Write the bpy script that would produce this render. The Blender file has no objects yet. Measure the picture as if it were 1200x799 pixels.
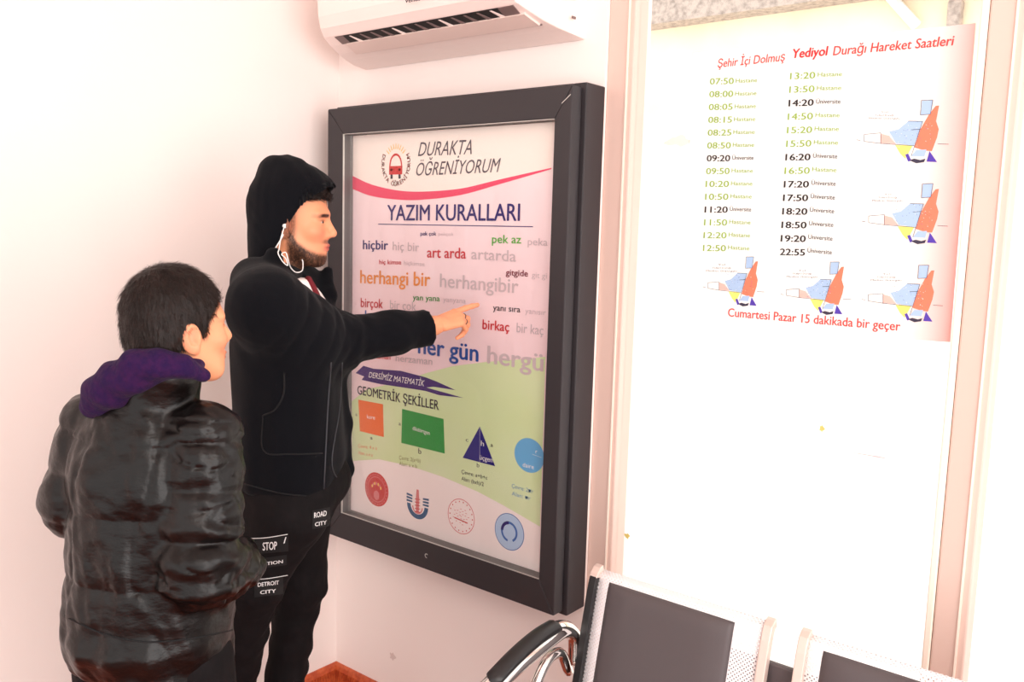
import bpy, bmesh, math, random
import numpy as np
from mathutils import Vector, Matrix
from mathutils.bvhtree import BVHTree
random.seed(5); rng = np.random.RandomState(7)
sc = bpy.context.scene
COL = sc.collection
# ------------------------------------------------------------ camera
FPX = 1022.5; YAW, PITCH, ROLL = 2.24617, -.12308, .02911
F = np.array([math.cos(PITCH)*math.cos(YAW), math.cos(PITCH)*math.sin(YAW), math.sin(PITCH)])
_r = np.cross(F, [0, 0, 1]); _r /= np.linalg.norm(_r); _u = np.cross(_r, F)
R = math.cos(ROLL)*_r + math.sin(ROLL)*_u; U = -math.sin(ROLL)*_r + math.cos(ROLL)*_u
CAM = np.array([2.33259, -1.95136, 1.62])
cd = bpy.data.cameras.new('camera'); cam = bpy.data.objects.new('camera', cd); COL.objects.link(cam)
cd.sensor_width = 36; cd.lens = FPX/1200*36; cd.clip_start = .02
cam.matrix_world = Matrix(((R[0], U[0], -F[0], CAM[0]), (R[1], U[1], -F[1], CAM[1]), (R[2], U[2], -F[2], CAM[2]), (0, 0, 0, 1)))
sc.camera = cam
# ------------------------------------------------------------ world, lights, exposure
w = bpy.data.worlds.new('world'); sc.world = w; w.use_nodes = True
bg = w.node_tree.nodes['Background']; bg.inputs[0].default_value = (1, .965, .94, 1); bg.inputs[1].default_value = 1.5
def area(name, loc, target, size, power, color, sy=None):
    ld = bpy.data.lights.new(name, 'AREA'); ld.energy = power; ld.color = color
    ld.shape = 'RECTANGLE'; ld.size = size; ld.size_y = sy or size
    o = bpy.data.objects.new(name, ld); COL.objects.link(o); o.location = loc
    o.rotation_euler = (Vector(target)-Vector(loc)).to_track_quat('-Z', 'Y').to_euler(); return o
area('high_fill_light', (3.3, -2.3, 2.55), (.6, -.5, 1.2), 1.1, 20, (1, .93, .88))  # unseen fill added from above to flood the room; no lamp fixture there
area('glazed_side_daylight', (4.7, -1.8, 1.15), (.5, -.8, .9), 2.6, 54, (1, .96, .94), 2.2)
sc.view_settings.view_transform = 'Standard'; sc.view_settings.look = 'None'
sc.view_settings.gamma = 1; sc.view_settings.use_curve_mapping = False
sc.view_settings.exposure = 0.38
# ------------------------------------------------------------ measuring helpers
def ray(x, y): return F + R*(x-600)/FPX - U*(y-399.5)/FPX
def at(x, y, Y=0.):                       # point of the vertical plane y = Y
    d = ray(x, y); return CAM + d*(Y-CAM[1])/d[1]
def J(x, y, D): return CAM + ray(x, y)*D  # joint at a depth
# ------------------------------------------------------------ materials
def mat(name, col, rough=.6, metal=0., spec=.5, bump=None, var=None, sheen=0, sss=0, coat=0):
    m = bpy.data.materials.new(name); m.use_nodes = True; nt = m.node_tree; b = nt.nodes['Principled BSDF']
    b.inputs['Base Color'].default_value = (*col, 1); b.inputs['Roughness'].default_value = rough
    b.inputs['Metallic'].default_value = metal; b.inputs['Specular IOR Level'].default_value = spec
    b.inputs['Sheen Weight'].default_value = sheen
    if sss: b.inputs['Subsurface Weight'].default_value = sss; b.inputs['Subsurface Scale'].default_value = .008
    if coat: b.inputs['Coat Weight'].default_value = coat; b.inputs['Coat Roughness'].default_value = .1
    tc = nt.nodes.new('ShaderNodeTexCoord')
    if bump:                              # (scale, strength, distance, stretch)
        n = nt.nodes.new('ShaderNodeTexNoise'); n.inputs['Scale'].default_value = bump[0]; n.inputs['Detail'].default_value = 4
        mp = nt.nodes.new('ShaderNodeMapping'); mp.inputs['Scale'].default_value = bump[3] if len(bump) > 3 else (1, 1, 1)
        nt.links.new(tc.outputs['Object'], mp.inputs[0]); nt.links.new(mp.outputs[0], n.inputs[0])
        bp = nt.nodes.new('ShaderNodeBump'); bp.inputs['Strength'].default_value = bump[1]; bp.inputs['Distance'].default_value = bump[2]
        nt.links.new(n.outputs[0], bp.inputs['Height']); nt.links.new(bp.outputs[0], b.inputs['Normal'])
    if var:                               # (scale, colour2, lo, hi)
        n = nt.nodes.new('ShaderNodeTexNoise'); n.inputs['Scale'].default_value = var[0]; n.inputs['Detail'].default_value = 5
        nt.links.new(tc.outputs['Object'], n.inputs[0])
        r = nt.nodes.new('ShaderNodeValToRGB'); r.color_ramp.elements[0].color = (*col, 1); r.color_ramp.elements[1].color = (*var[1], 1)
        r.color_ramp.elements[0].position = var[2]; r.color_ramp.elements[1].position = var[3]
        nt.links.new(n.outputs[0], r.inputs[0]); nt.links.new(r.outputs[0], b.inputs['Base Color'])
    return m
def srgb(r, g, b):
    return tuple((c/255/12.92 if c/255 <= .04045 else ((c/255+.055)/1.055)**2.4) for c in (r, g, b))
def vcol(m, strength_bump=None):
    nt = m.node_tree; a = nt.nodes.new('ShaderNodeAttribute'); a.attribute_name = 'col'
    nt.links.new(a.outputs['Color'], nt.nodes['Principled BSDF'].inputs['Base Color']); return m
def glassmat(name, tint=(1, 1, 1), refl=.06, rough=.0):
    m = bpy.data.materials.new(name); m.use_nodes = True; nt = m.node_tree; nt.nodes.clear()
    o = nt.nodes.new('ShaderNodeOutputMaterial'); t = nt.nodes.new('ShaderNodeBsdfTransparent'); t.inputs[0].default_value = (*tint, 1)
    g = nt.nodes.new('ShaderNodeBsdfGlossy'); g.inputs['Roughness'].default_value = rough
    fr = nt.nodes.new('ShaderNodeFresnel'); fr.inputs[0].default_value = 1.3
    mu = nt.nodes.new('ShaderNodeMath'); mu.operation = 'MULTIPLY'; mu.inputs[1].default_value = refl*10
    x = nt.nodes.new('ShaderNodeMixShader'); nt.links.new(fr.outputs[0], mu.inputs[0]); nt.links.new(mu.outputs[0], x.inputs[0])
    nt.links.new(t.outputs[0], x.inputs[1]); nt.links.new(g.outputs[0], x.inputs[2]); nt.links.new(x.outputs[0], o.inputs[0]); return m
M = {}
M['wall'] = mat('wall_paint', srgb(252, 240, 235), .85, bump=(60, .12, .002), var=(1.2, srgb(250, 238, 233), .35, .7))
M['ceil'] = mat('ceiling_paint', srgb(245, 240, 235), .9)
M['pvc'] = mat('window_profile', srgb(226, 196, 184), .5)
M['bead'] = mat('window_bead', srgb(255, 240, 225), .4)
M['base'] = mat('baseboard_wood', srgb(178, 72, 38), .4, bump=(30, .4, .003), var=(40, srgb(205, 98, 55), .4, .6))
M['floor'] = mat('floor_laminate', srgb(140, 60, 40), .35, bump=(25, .1, .001), var=(14, srgb(166, 78, 50), .35, .65))
M['frame'] = mat('anthracite_aluminium', srgb(50, 46, 49), .5, spec=.4, bump=(400, .1, .0005))
M['frame2'] = mat('anthracite_groove', srgb(26, 23, 26), .45)
M['gasket'] = mat('aluminium_edge', srgb(205, 205, 200), .3, metal=.6)
M['reveal'] = mat('grey_reveal', srgb(108, 104, 103), .5)
M['glass'] = glassmat('window_glass'); M['pglass'] = glassmat('cabinet_glass', refl=.03)
M['paper'] = mat('paper_white', srgb(255, 250, 248), .6)
M['acw'] = mat('air_conditioner_plastic', srgb(250, 232, 226), .35, spec=.5)
M['acg'] = mat('air_conditioner_flap', srgb(238, 216, 208), .4)
M['dark'] = mat('dark_hollow', (.012, .01, .01), .7)
M['vane'] = mat('vane_grey', srgb(120, 100, 98), .5)
M['steel'] = mat('silver_painted_steel', srgb(225, 218, 220), .38, metal=.15)
M['chrome'] = mat('polished_chrome', (.85, .82, .8), .08, metal=1)
M['rim'] = mat('satin_aluminium_rim', srgb(228, 206, 196), .42, metal=.45)
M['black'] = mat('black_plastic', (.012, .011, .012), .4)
M['pad'] = mat('charcoal_vinyl_pad', srgb(82, 74, 76), .55, bump=(500, .2, .0006))
def pmat(n, c): M[n] = mat('ink_'+n, srgb(*c), .55)
for n, c in dict(navy=(48, 38, 112), red=(205, 48, 58), maroon=(130, 40, 60), green=(96, 178, 70), dgreen=(60, 150, 60), orange=(240, 150, 70),
                 grey=(208, 190, 194), blue=(40, 80, 160), white=(255, 252, 250), black_ink=(38, 32, 46), script_grey=(88, 80, 88), pinkline=(235, 72, 108),
                 purple=(62, 28, 112), sq_orange=(246, 118, 52), sq_green=(38, 152, 62), tri=(32, 26, 122), circle=(110, 178, 226),
                 seal_red=(205, 50, 48), seal_pink=(222, 130, 130), seal_blue=(185, 208, 236), seal_blue2=(70, 110, 180), steelblue=(50, 90, 130),
                 yellow=(246, 205, 110), title=(226, 66, 62), title2=(240, 35, 40), olive=(142, 178, 72), tblack=(22, 18, 22),
                 m_orange=(246, 128, 98), m_blue=(170, 200, 235), m_yellow=(240, 235, 120), m_purple=(80, 55, 175), m_pink=(248, 190, 180),
                 m_dark=(50, 45, 70), lemon=(250, 240, 150), caption=(150, 150, 90), caporange=(240, 150, 100), capblue=(120, 165, 200)).items(): pmat(n, c)
# ------------------------------------------------------------ object helpers
def tag(o, label=None, cat=None, group=None, kind=None):
    for k, v in (('label', label), ('category', cat), ('group', group), ('kind', kind)):
        if v: o[k] = v
    return o
def empty(name, loc, label, cat, group=None):
    o = bpy.data.objects.new(name, None); COL.objects.link(o); o.location = Vector([float(c) for c in loc]); o.empty_display_size = .05
    tag(o, label, cat, group); return o
def wloc(p):
    v = Vector((0, 0, 0))
    while p is not None: v = v + Vector(p.location); p = p.parent
    return v
def mesh_obj(name, V, Fc, m, parent=None, smooth=False, mats=None, midx=None, col=None):
    off = wloc(parent) if parent is not None else Vector((0, 0, 0))
    V = np.asarray(V, float) - np.array(off)
    me = bpy.data.meshes.new(name); me.from_pydata([tuple(v) for v in V.tolist()], [], [list(map(int, f)) for f in Fc])
    for mm in (mats or [m]): me.materials.append(mm)
    if midx is not None: me.polygons.foreach_set('material_index', list(midx))
    if smooth: me.polygons.foreach_set('use_smooth', [True]*len(me.polygons))
    if col is not None:
        a = me.color_attributes.new('col', 'FLOAT_COLOR', 'POINT')
        a.data.foreach_set('color', np.hstack([col, np.ones((len(col), 1))]).astype('f').ravel())
    me.update(); o = bpy.data.objects.new(name, me); COL.objects.link(o)
    if parent is not None: o.parent = parent
    return o
class MB:
    def __init__(s): s.V = []; s.F = []; s.m = []; s.mats = []
    def mi(s, m):
        if m not in s.mats: s.mats.append(m)
        return s.mats.index(m)
    def add(s, V, Fc, m):
        b = len(s.V); k = s.mi(m); s.V += [tuple(map(float, v)) for v in V]
        for f in Fc: s.F.append([b+i for i in f]); s.m.append(k)
        return s
    def box(s, a, b, m):
        (x0, y0, z0), (x1, y1, z1) = a, b
        V = [(x, y, z) for z in (z0, z1) for y in (y0, y1) for x in (x0, x1)]
        return s.add(V, [(0, 2, 3, 1), (4, 5, 7, 6), (0, 1, 5, 4), (2, 6, 7, 3), (0, 4, 6, 2), (1, 3, 7, 5)], m)
    def prism(s, pts, d, m):                # pts: closed 3-D outline, extruded by vector d
        n = len(pts); P = [np.array(p, float) for p in pts]; d = np.array(d, float)
        return s.add([*P, *[p+d for p in P]], [tuple(range(n))[::-1], tuple(range(n, 2*n))]+[(i, (i+1) % n, n+(i+1) % n, n+i) for i in range(n)], m)
    def tube(s, pts, r, m, n=10, flat=1., up=None, ph=0.):
        P = [np.array(p, float) for p in pts]; rs = r if hasattr(r, '__len__') else [r]*len(P); V = []; Fc = []
        a = np.array(up if up is not None else (0.13, .2, 1.), float)
        for i, p in enumerate(P):
            t = P[min(i+1, len(P)-1)]-P[max(i-1, 0)]; t /= np.linalg.norm(t)+1e-9
            if up is None and i: a = a0
            x = np.cross(t, a); x /= np.linalg.norm(x)+1e-9; y = np.cross(x, t); a0 = y
            for k in range(n):
                q = 2*math.pi*(k+ph)/n; V.append(p + rs[i]*(math.cos(q)*x*flat + math.sin(q)*y))
        for i in range(len(P)-1):
            for k in range(n): Fc.append((i*n+k, i*n+(k+1) % n, (i+1)*n+(k+1) % n, (i+1)*n+k))
        Fc.append(tuple(range(n))[::-1]); Fc.append(tuple((len(P)-1)*n+k for k in range(n)))
        return s.add(V, Fc, m)
    def build(s, name, parent=None, smooth=False, bevel=0, seg=2):
        o = mesh_obj(name, s.V, s.F, None, parent, smooth, mats=s.mats, midx=s.m)
        bm = bmesh.new(); bm.from_mesh(o.data); bmesh.ops.recalc_face_normals(bm, faces=bm.faces); bm.to_mesh(o.data); bm.free()
        if bevel:
            b = o.modifiers.new('bevel', 'BEVEL'); b.width = bevel; b.segments = seg; b.limit_method = 'ANGLE'
        return o
def spline(pts, n=8):
    P = [np.array(p, float) for p in pts]; P = [2*P[0]-P[1]]+P+[2*P[-1]-P[-2]]; out = []
    for i in range(1, len(P)-2):
        for k in range(n):
            t = k/n; a, b, c, d = P[i-1:i+3]
            out.append(.5*((2*b)+(c-a)*t+(2*a-5*b+4*c-d)*t*t+(3*b-a-3*c+d)*t**3))
    return out+[P[-2]]
def structure(o): o['kind'] = 'structure'; return o
# ------------------------------------------------------------ room shell
structure(MB().box((-.2, 0, 0), (1.052, .22, 2.9), M['wall']).build('wall_back'))
structure(MB().box((1.052, 0, 2.72), (4.2, .22, 2.9), M['wall']).build('wall_back_lintel'))
structure(MB().box((-.2, -4.5, 0), (0, 0, 2.9), M['wall']).build('wall_left'))
structure(MB().box((-.2, -4.5, -.1), (5.2, .22, 0), M['floor']).build('floor'))
structure(MB().box((-.2, -4.5, 2.9), (5.2, .22, 3.0), M['ceil']).build('ceiling'))
def baseboard(name, a, b, n):
    a, b, n = map(lambda v: np.array(v, float), (a, b, n)); prof = [(0, 0), (.016, 0), (.016, .05), (.011, .062), (.004, .07), (0, .07)]
    m = MB(); m.prism([a+n*p[0]+np.array((0, 0, p[1])) for p in prof], b-a, M['base'])
    o = structure(m.build(name)); return o
b1 = baseboard('baseboard_back', (0, -.0, 0), (1.05, -.0, 0), (0, -1, 0)); b2 = baseboard('baseboard_left', (0, -4.5, 0), (0, -.0, 0), (1, 0, 0))
# raised lattice on the baseboards, seen near the corner
lat = MB(); lat2 = MB()
for i in range(46):
    x = .02+i*.011; lat.prism([(x, -.0165, .008), (x+.004, -.0165, .008), (x+.012, -.0165, .05), (x+.008, -.0165, .05)], (0, -.0025, 0), M['base'])
    y = -.02-i*.011; lat2.prism([(.0165, y, .008), (.0165, y-.004, .008), (.0165, y-.012, .05), (.0165, y-.008, .05)], (.0025, 0, 0), M['base'])
tag(lat.build('carved_lattice', b1), kind='stuff'); tag(lat2.build('carved_lattice', b2), kind='stuff')
# windows: profile frame, bead, pane
def window(name, x0, x1, z0, z1, fl, fr):
    r = structure(MB().box((x0, .01, z0), (x0+fl, .075, z1), M['pvc']).build(name, bevel=.004))
    MB().box((x0+fl-.019, .0065, z0), (x0+fl-.015, .012, z1), M['bead']).build('glazing_bead', r)
    MB().box((x1-fr, .008, z0), (x1-.001, .075, z1), M['bead']).build('jamb_profile', r, bevel=.003)
    MB().box((x0+fl, .0, z0), (x1-fr, .07, z0+.09), M['pvc']).build('bottom_rail', r, bevel=.004)
    MB().box((x0+fl, .0, z1-.09), (x1-fr, .07, z1), M['pvc']).build('top_rail', r, bevel=.004)
    MB().box((x0+fl-.002, .03, z0+.085), (x1-fr+.002, .036, z1-.085), M['glass']).build('window_pane', r)
    return r
window('window_1', 1.052, 1.936, 0.0, 2.72, .078, .016)
window('window_2', 1.936, 3.6, 0.0, 2.72, .066, .06)
# dirt marks on the glass
M['smear'] = mat('pinkish_smear', srgb(255, 236, 228), .8); M['speck'] = mat('yellow_speck', srgb(225, 205, 120), .8)
def blob(name, px, py, rx, rz, m, label, Y=.028, n=14):
    c = at(px, py, Y); V = [c+np.array((rx*math.cos(t)*(1+.35*math.sin(3*t+px)), 0, rz*math.sin(t)*(1+.3*math.cos(5*t)))) for t in np.linspace(0, 2*math.pi, n, endpoint=False)]
    o = MB().prism(V, (0, -.0006, 0), m).build(name); tag(o, label, 'stain'); return o
blob('paint_smear', 795, 165, .036, .013, M['smear'], 'faint pink smear on the window glass left of the timetable')
blob('dirt_speck', 735, 628, .008, .007, M['speck'], 'yellowish dirt speck low on the glass by the left window profile')
blob('dirt_speck', 963, 502, .006, .007, M['speck'], 'small yellowish dirt speck on the glass below the timetable')
blob('scratch_mark', 1022, 534, .04, .0014, M['grey'], 'thin grey scratch line on the glass below the timetable')
M['smudge'] = mat('plaster_smudge', srgb(226, 208, 202), .9)
blob('plaster_smudge', 460, 769, .014, .012, M['smudge'], 'small grey plaster smudge low on the wall right of the corner', Y=-.0003)
# ------------------------------------------------------------ outdoors
M['out'] = mat('pale_paving', srgb(250, 246, 240), .9, var=(.6, srgb(238, 232, 224), .4, .7))
M['facade'] = mat('cream_render', srgb(255, 243, 216), .9, var=(1.5, srgb(250, 232, 200), .4, .7))
M['facade_w'] = mat('white_render', srgb(255, 253, 248), .9)
M['ledge'] = mat('grey_ledge', srgb(196, 182, 172), .9, bump=(20, .5, .02), var=(18, srgb(150, 138, 130), .4, .7))
structure(MB().box((-25, .25, -.15), (25, 40, -.05), M['out']).build('ground'))
fac = empty('street_building', (0, 7, 0), 'cream building across the street behind the window glass', 'building')
MB().box((-9, 7, -.05), (6, 12, 2.75), M['facade_w']).build('lower_wall', fac)
MB().box((-9, 7.02, 2.75), (6, 12, 3.95), M['facade']).build('upper_wall', fac)
MB().box((-9.3, 6.75, 3.95), (6.3, 12, 4.6), M['ledge']).build('roof_ledge', fac)
p0 = at(1047, 0, 6.95); p1 = at(1074, 30, 6.95)
MB().tube([p0+(p0-p1)*.6, p1], .05, M['facade_w'], 8).build('downpipe', fac)
p = at(1120, 26, 6.95); MB().box((p[0]-.07, 6.88, p[2]-.17), (p[0]+.05, 7.02, p[2]+.2), M['ledge']).build('wall_bracket', fac, bevel=.03)
# ------------------------------------------------------------ text printing
def text_mesh(s, bold=0., shear=0., res=3):
    c = bpy.data.curves.new('t', 'FONT'); c.body = s; c.size = 1; c.offset = 0; c.shear = shear; c.resolution_u = res; c.fill_mode = 'FRONT'
    o = bpy.data.objects.new('t', c); COL.objects.link(o); dg = bpy.context.evaluated_depsgraph_get(); dg.update()
    me = bpy.data.meshes.new_from_object(o.evaluated_get(dg)); V = np.array([v.co[:] for v in me.vertices]).reshape(-1, 3); Fc = [tuple(p.vertices) for p in me.polygons]
    bpy.data.objects.remove(o); bpy.data.curves.remove(c); bpy.data.meshes.remove(me)
    if bold > .001 and len(V):            # heavier stroke: the glyphs struck twice, a little apart
        n = len(V); W = [V]; G = list(Fc)
        for i, (dx, dy) in enumerate(((bold*1.3, 0), (bold*.65, bold*.35), (bold*.65, -bold*.35))): W.append(V+(dx, dy, .00013*(i+1))); G += [tuple(n*(i+1)+k for k in f) for f in Fc]
        V = np.vstack(W); Fc = G
    return V, Fc
CAPH = text_mesh('H')[0][:, 1].max()
def words(s, A, B, h, Y, m, parent, bold=0., shear=0., name='lettering', lift=.0012, res=3):
    V, Fc = text_mesh(s, bold, shear, res)
    if len(V) == 0: return
    a = at(*A, Y); b = at(*B, Y); hz = at(A[0], A[1]-h, Y)[2]-a[2]
    x0, x1 = V[:, 0].min(), V[:, 0].max(); t = (V[:, 0]-x0)/(x1-x0)
    W = np.zeros_like(V); W[:, 0] = a[0]+t*(b[0]-a[0]); W[:, 2] = a[2]+t*(b[2]-a[2])+V[:, 1]*hz/CAPH; W[:, 1] = Y-lift-V[:, 2]
    return mesh_obj(name, W, Fc, m, parent)
def poly(pts, Y, m, parent, name, lift=.0009, sm=False):
    P = [at(*p, Y) for p in (spline(pts+[pts[0]], 4)[:-1] if sm else pts)]
    for p in P: p[1] = Y-lift
    o = mesh_obj(name, P, [tuple(range(len(P)))], m, parent)
    bm = bmesh.new(); bm.from_mesh(o.data); bmesh.ops.triangulate(bm, faces=bm.faces); bm.to_mesh(o.data); bm.free(); return o
def disc(mb, c, rx, rz, m, Y, r0=0., a0=0., a1=360., n=40, lift=.0008):
    V = []; Fc = []
    for i in range(n+1):
        q = math.radians(a0+(a1-a0)*i/n)
        for k in (r0, 1.): V.append((c[0]+rx*k*math.cos(q), Y-lift, c[2]+rz*k*math.sin(q)))
    for i in range(n): Fc.append((2*i, 2*i+1, 2*i+3, 2*i+2))
    mb.add(V, Fc, m)
def line(mb, A, B, wpx, m, Y, lift=.0008):
    a, b = at(*A, Y), at(*B, Y); d = b-a; d /= np.linalg.norm(d); n = np.array((-d[2], 0, d[0]))*wpx*.0011
    V = [a+n, b+n, b-n, a-n]
    for v in V: v[1] = Y-lift
    mb.add(V, [(0, 1, 2, 3)], m)
# ------------------------------------------------------------ poster cabinet
YF, YB = -.13, -.085
cab = empty('poster_cabinet', (.57, -.04, .6), 'dark grey framed wall display cabinet with glass front and spelling poster', 'display cabinet')
XL, XR = .103, 1.043; ZB, ZT = .606, 1.99
oa = at(400.6, 158, YF); ob = at(649, 138, YF); oc = at(632, 677, YF); od = at(402, 603, YF)
IL, IR = (oa[0]+od[0])/2, (ob[0]+oc[0])/2; IB, IT = (oc[2]+od[2])/2, (oa[2]+ob[2])/2
for q in ([(XL, ZB), (XL, ZT), (IL, IT), (IL, IB)], [(XR, ZB), (IR, IB), (IR, IT), (XR, ZT)], [(XL, ZT), (XR, ZT), (IR, IT), (IL, IT)], [(XL, ZB), (IL, IB), (IR, IB), (XR, ZB)]):
    MB().prism([(x, YF, z) for x, z in q], (0, .042, 0), M['frame']).build('frame_rail', cab, bevel=.003)
m = MB()
for a, b in (((XL-.01, YB, ZB-.012), (XL+.04, 0, ZT+.012)), ((XR-.03, YB, ZB-.012), (XR+.012, 0, ZT+.012)), ((XL+.04, YB, ZT-.03), (XR-.03, 0, ZT+.012)), ((XL+.04, YB, ZB-.012), (XR-.03, 0, ZB+.03))): m.box(a, b, M['frame'])
m.build('back_box', cab, bevel=.003)
MB().box((XR-.014, YB-.004, ZB+.004), (XR-.004, YB+.004, ZT-.004), M['frame2']).build('door_seal', cab)
m = MB(); t = .006
m.box((IL-t, YF+.004, IB), (IL+.0015, YF+.0375, IT), M['reveal']); m.box((IR-.001, YF+.004, IB), (IR+t, YF+.0375, IT), M['reveal'])
m.box((IL+.0015, YF+.004, IB-t), (IR-.001, YF+.0375, IB+.0015), M['reveal']); m.box((IL+.0015, YF+.004, IT-.0005), (IR-.001, YF+.0375, IT+t), M['reveal']); m.build('inner_reveal', cab)
m = MB(); t = .0022
for a, b in (((IL-.001, YF-.0012, IB), (IL+t, YF+.003, IT)), ((IL, YF-.0008, IB), (IR, YF+.002, IB+t)), ((IL, YF-.0008, IT-t*.6), (IR, YF+.002, IT))): m.box(a, b, M['gasket'])
m.build('aluminium_edge', cab)
m = MB(); line(m, (658.5, 121), (669, 110.5), .9, M['gasket'], YF, .0008); m.build('mitre_scratch', cab)
c = at(500, 651, YF); m = MB(); disc(m, c, .007, .007, M['gasket'], YF, .62, 40, 290, 14, .001); m.build('key_lock', cab)
MB().box((IL+.001, YF+.012, IB+.001), (IR-.001, YF+.015, IT-.001), M['pglass']).build('glass_pane', cab)
YP = YF+.038
# poster sheet: slightly wavy vinyl
pm = bpy.data.materials.new('poster_print'); pm.use_nodes = True; nt = pm.node_tree; b = nt.nodes['Principled BSDF']; b.inputs['Roughness'].default_value = .6
tc = nt.nodes.new('ShaderNodeTexCoord'); sp = nt.nodes.new('ShaderNodeSeparateXYZ'); nt.links.new(tc.outputs['Object'], sp.inputs[0])
rp = nt.nodes.new('ShaderNodeValToRGB'); mp = nt.nodes.new('ShaderNodeMapRange'); mp.inputs[1].default_value = 0; mp.inputs[2].default_value = 1.38
nt.links.new(sp.outputs['Z'], mp.inputs[0]); nt.links.new(mp.outputs[0], rp.inputs[0]); E_ = rp.color_ramp.elements
E_[0].position = 0; E_[0].color = (*srgb(250, 226, 222), 1); E_[1].position = 1; E_[1].color = (*srgb(246, 228, 216), 1)
for ps, cc in ((.3, (248, 228, 228)), (.45, (249, 220, 225)), (.7, (250, 226, 230)), (.84, (250, 230, 233)), (.9, (251, 238, 232))):
    e = E_.new(ps); e.color = (*srgb(*cc), 1)
nt.links.new(rp.outputs[0], b.inputs['Base Color'])
nz = nt.nodes.new('ShaderNodeTexNoise'); nz.inputs['Scale'].default_value = 3.5; mpp = nt.nodes.new('ShaderNodeMapping'); mpp.inputs['Scale'].default_value = (2.2, 1, .5)
nt.links.new(tc.outputs['Object'], mpp.inputs[0]); nt.links.new(mpp.outputs[0], nz.inputs[0])
bp = nt.nodes.new('ShaderNodeBump'); bp.inputs['Strength'].default_value = .5; bp.inputs['Distance'].default_value = .03
nt.links.new(nz.outputs[0], bp.inputs['Height']); nt.links.new(bp.outputs[0], b.inputs['Normal'])
po = MB().box((IL+.002, YP, IB+.002), (IR-.002, YP+.003, IT-.002), pm).build('poster_sheet', cab)
po['label'] = 'pale pink and green printed spelling rules poster'
T = lambda s, A, B, h, m, **k: words(s, A, B, h, YP, M[m], po, **k)
# background colour fields of the print
M['pgreen'] = mat('ink_pale_green', srgb(222, 236, 190), .6, var=(5, srgb(214, 232, 172), .35, .7)); M['pwhite'] = mat('ink_cream', srgb(253, 240, 237), .6)
M['pcream'] = mat('ink_top_cream', srgb(252, 241, 232), .6)
def clipx(pts): return pts
RX = lambda y: 649-(y-138)*17/539-.8     # right inner edge in the picture, for the print only
LX = lambda y: 411.0+ (y-160)*.004
poly([(LX(470), 470), (430, 456), (470, 447), (500, 437), (530, 429), (570, 424), (610, 421), (RX(418), 418), (RX(500), 500), (RX(560), 560), (RX(628), 617), (590, 592), (560, 576), (520, 559), (481, 546), (444, 538), (LX(540), 540)], YP, M['pgreen'], po, 'green_field', lift=.0003)
poly([(LX(540), 540), (444, 538), (481, 546), (520, 559), (560, 576), (590, 592), (RX(617), 617), (RX(672), 671), (LX(597), 597)], YP, M['pwhite'], po, 'cream_field', lift=.0004)
up = [(LX(205), 205), (435, 216), (465, 223), (495, 224.6), (540, 221), (585, 210.5), (RX(197), 196.6)]
lo = [(RX(198), 198.2), (585, 216), (540, 228.5), (495, 234), (465, 233.8), (435, 229.5), (LX(221), 220.5)]
poly(spline(up, 5)+spline(lo, 5), YP, M['pinkline'], po, 'pink_swoosh')
poly(up[::1]+[(RX(143), 143), (LX(162), 162)], YP, M['pcream'], po, 'cream_header', lift=.0003)
T('DURAKTA', (490, 183), (553, 180.5), 16, 'script_grey', shear=.35); T('ÖĞRENİYORUM', (488, 206), (587, 201.5), 15, 'script_grey', shear=.35)
T('YAZIM KURALLARI', (454, 258), (609.5, 258.6), 17.5, 'navy', bold=.022)
m = MB(); line(m, (443.4, 262.6), (624.8, 265.6), 1.1, M['navy'], YP); m.build('underline', po)
for s, A, B, h, mm, bo in [
 ('pek çok', (493, 275.8), (511.7, 276), 4.5, 'navy', .02), ('pekçok', (514, 276), (532, 276.3), 4, 'grey', 0),
 ('pek az', (576.7, 284.6), (611, 285.2), 9.5, 'green', .02), ('peka', (618.7, 287), (642, 288), 8.5, 'grey', .01),
 ('hiçbir', (425.5, 291.8), (455.2, 292.5), 10.5, 'navy', .025), ('hiç bir', (460.5, 293), (491.5, 294.5), 10, 'grey', .005),
 ('art arda', (500.7, 301.5), (546.4, 303), 12, 'red', .025), ('artarda', (552.5, 303.5), (605, 306.5), 12.5, 'grey', .015),
 ('hiç kimse', (444.7, 309.4), (470.5, 309.8), 5, 'red', .02), ('hiçkimse', (473.6, 310.4), (497.8, 312), 5, 'grey', 0),
 ('gitgide', (593, 322.3), (619, 324), 7, 'maroon', .025), ('git gi', (623.4, 325), (641, 326.5), 6.5, 'grey', 0),
 ('herhangi bir', (422.3, 331.5), (504.6, 335.3), 15, 'orange', .025), ('herhangibir', (515.7, 336), (607.7, 343.5), 15.5, 'grey', .02),
 ('yan yana', (484, 351.3), (515.7, 353), 6.5, 'dgreen', .02), ('yanyana', (519.6, 353.3), (546, 355.5), 6, 'grey', 0),
 ('birçok', (423, 359.5), (449, 361.2), 10.5, 'red', .02), ('bir çok', (457.3, 361.5), (488, 364), 10, 'grey', .01),
 ('her şey', (428, 374.5), (470, 378), 11, 'blue', .02),
 ('yanı sıra', (578, 363.5), (610, 366), 7, 'black_ink', .01), ('yanısır', (615.6, 367), (640, 369.5), 6.5, 'grey', 0),
 ('birkaç', (565.6, 385.3), (597, 388.5), 11, 'red', .025), ('bir kaç', (605.6, 389), (637, 392.5), 11, 'grey', .01),
 ('her gün', (490, 413.5), (561, 423.5), 19, 'blue', .035), ('hergü', (571, 425), (637, 435), 20, 'grey', .03),
 ('her zaman', (428, 418.5), (457.8, 421.3), 6.5, 'red', .02), ('herzaman', (464, 423), (507, 427.5), 8, 'grey', .01)]:
    T(s, A, B, h, mm, bold=bo)
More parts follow.
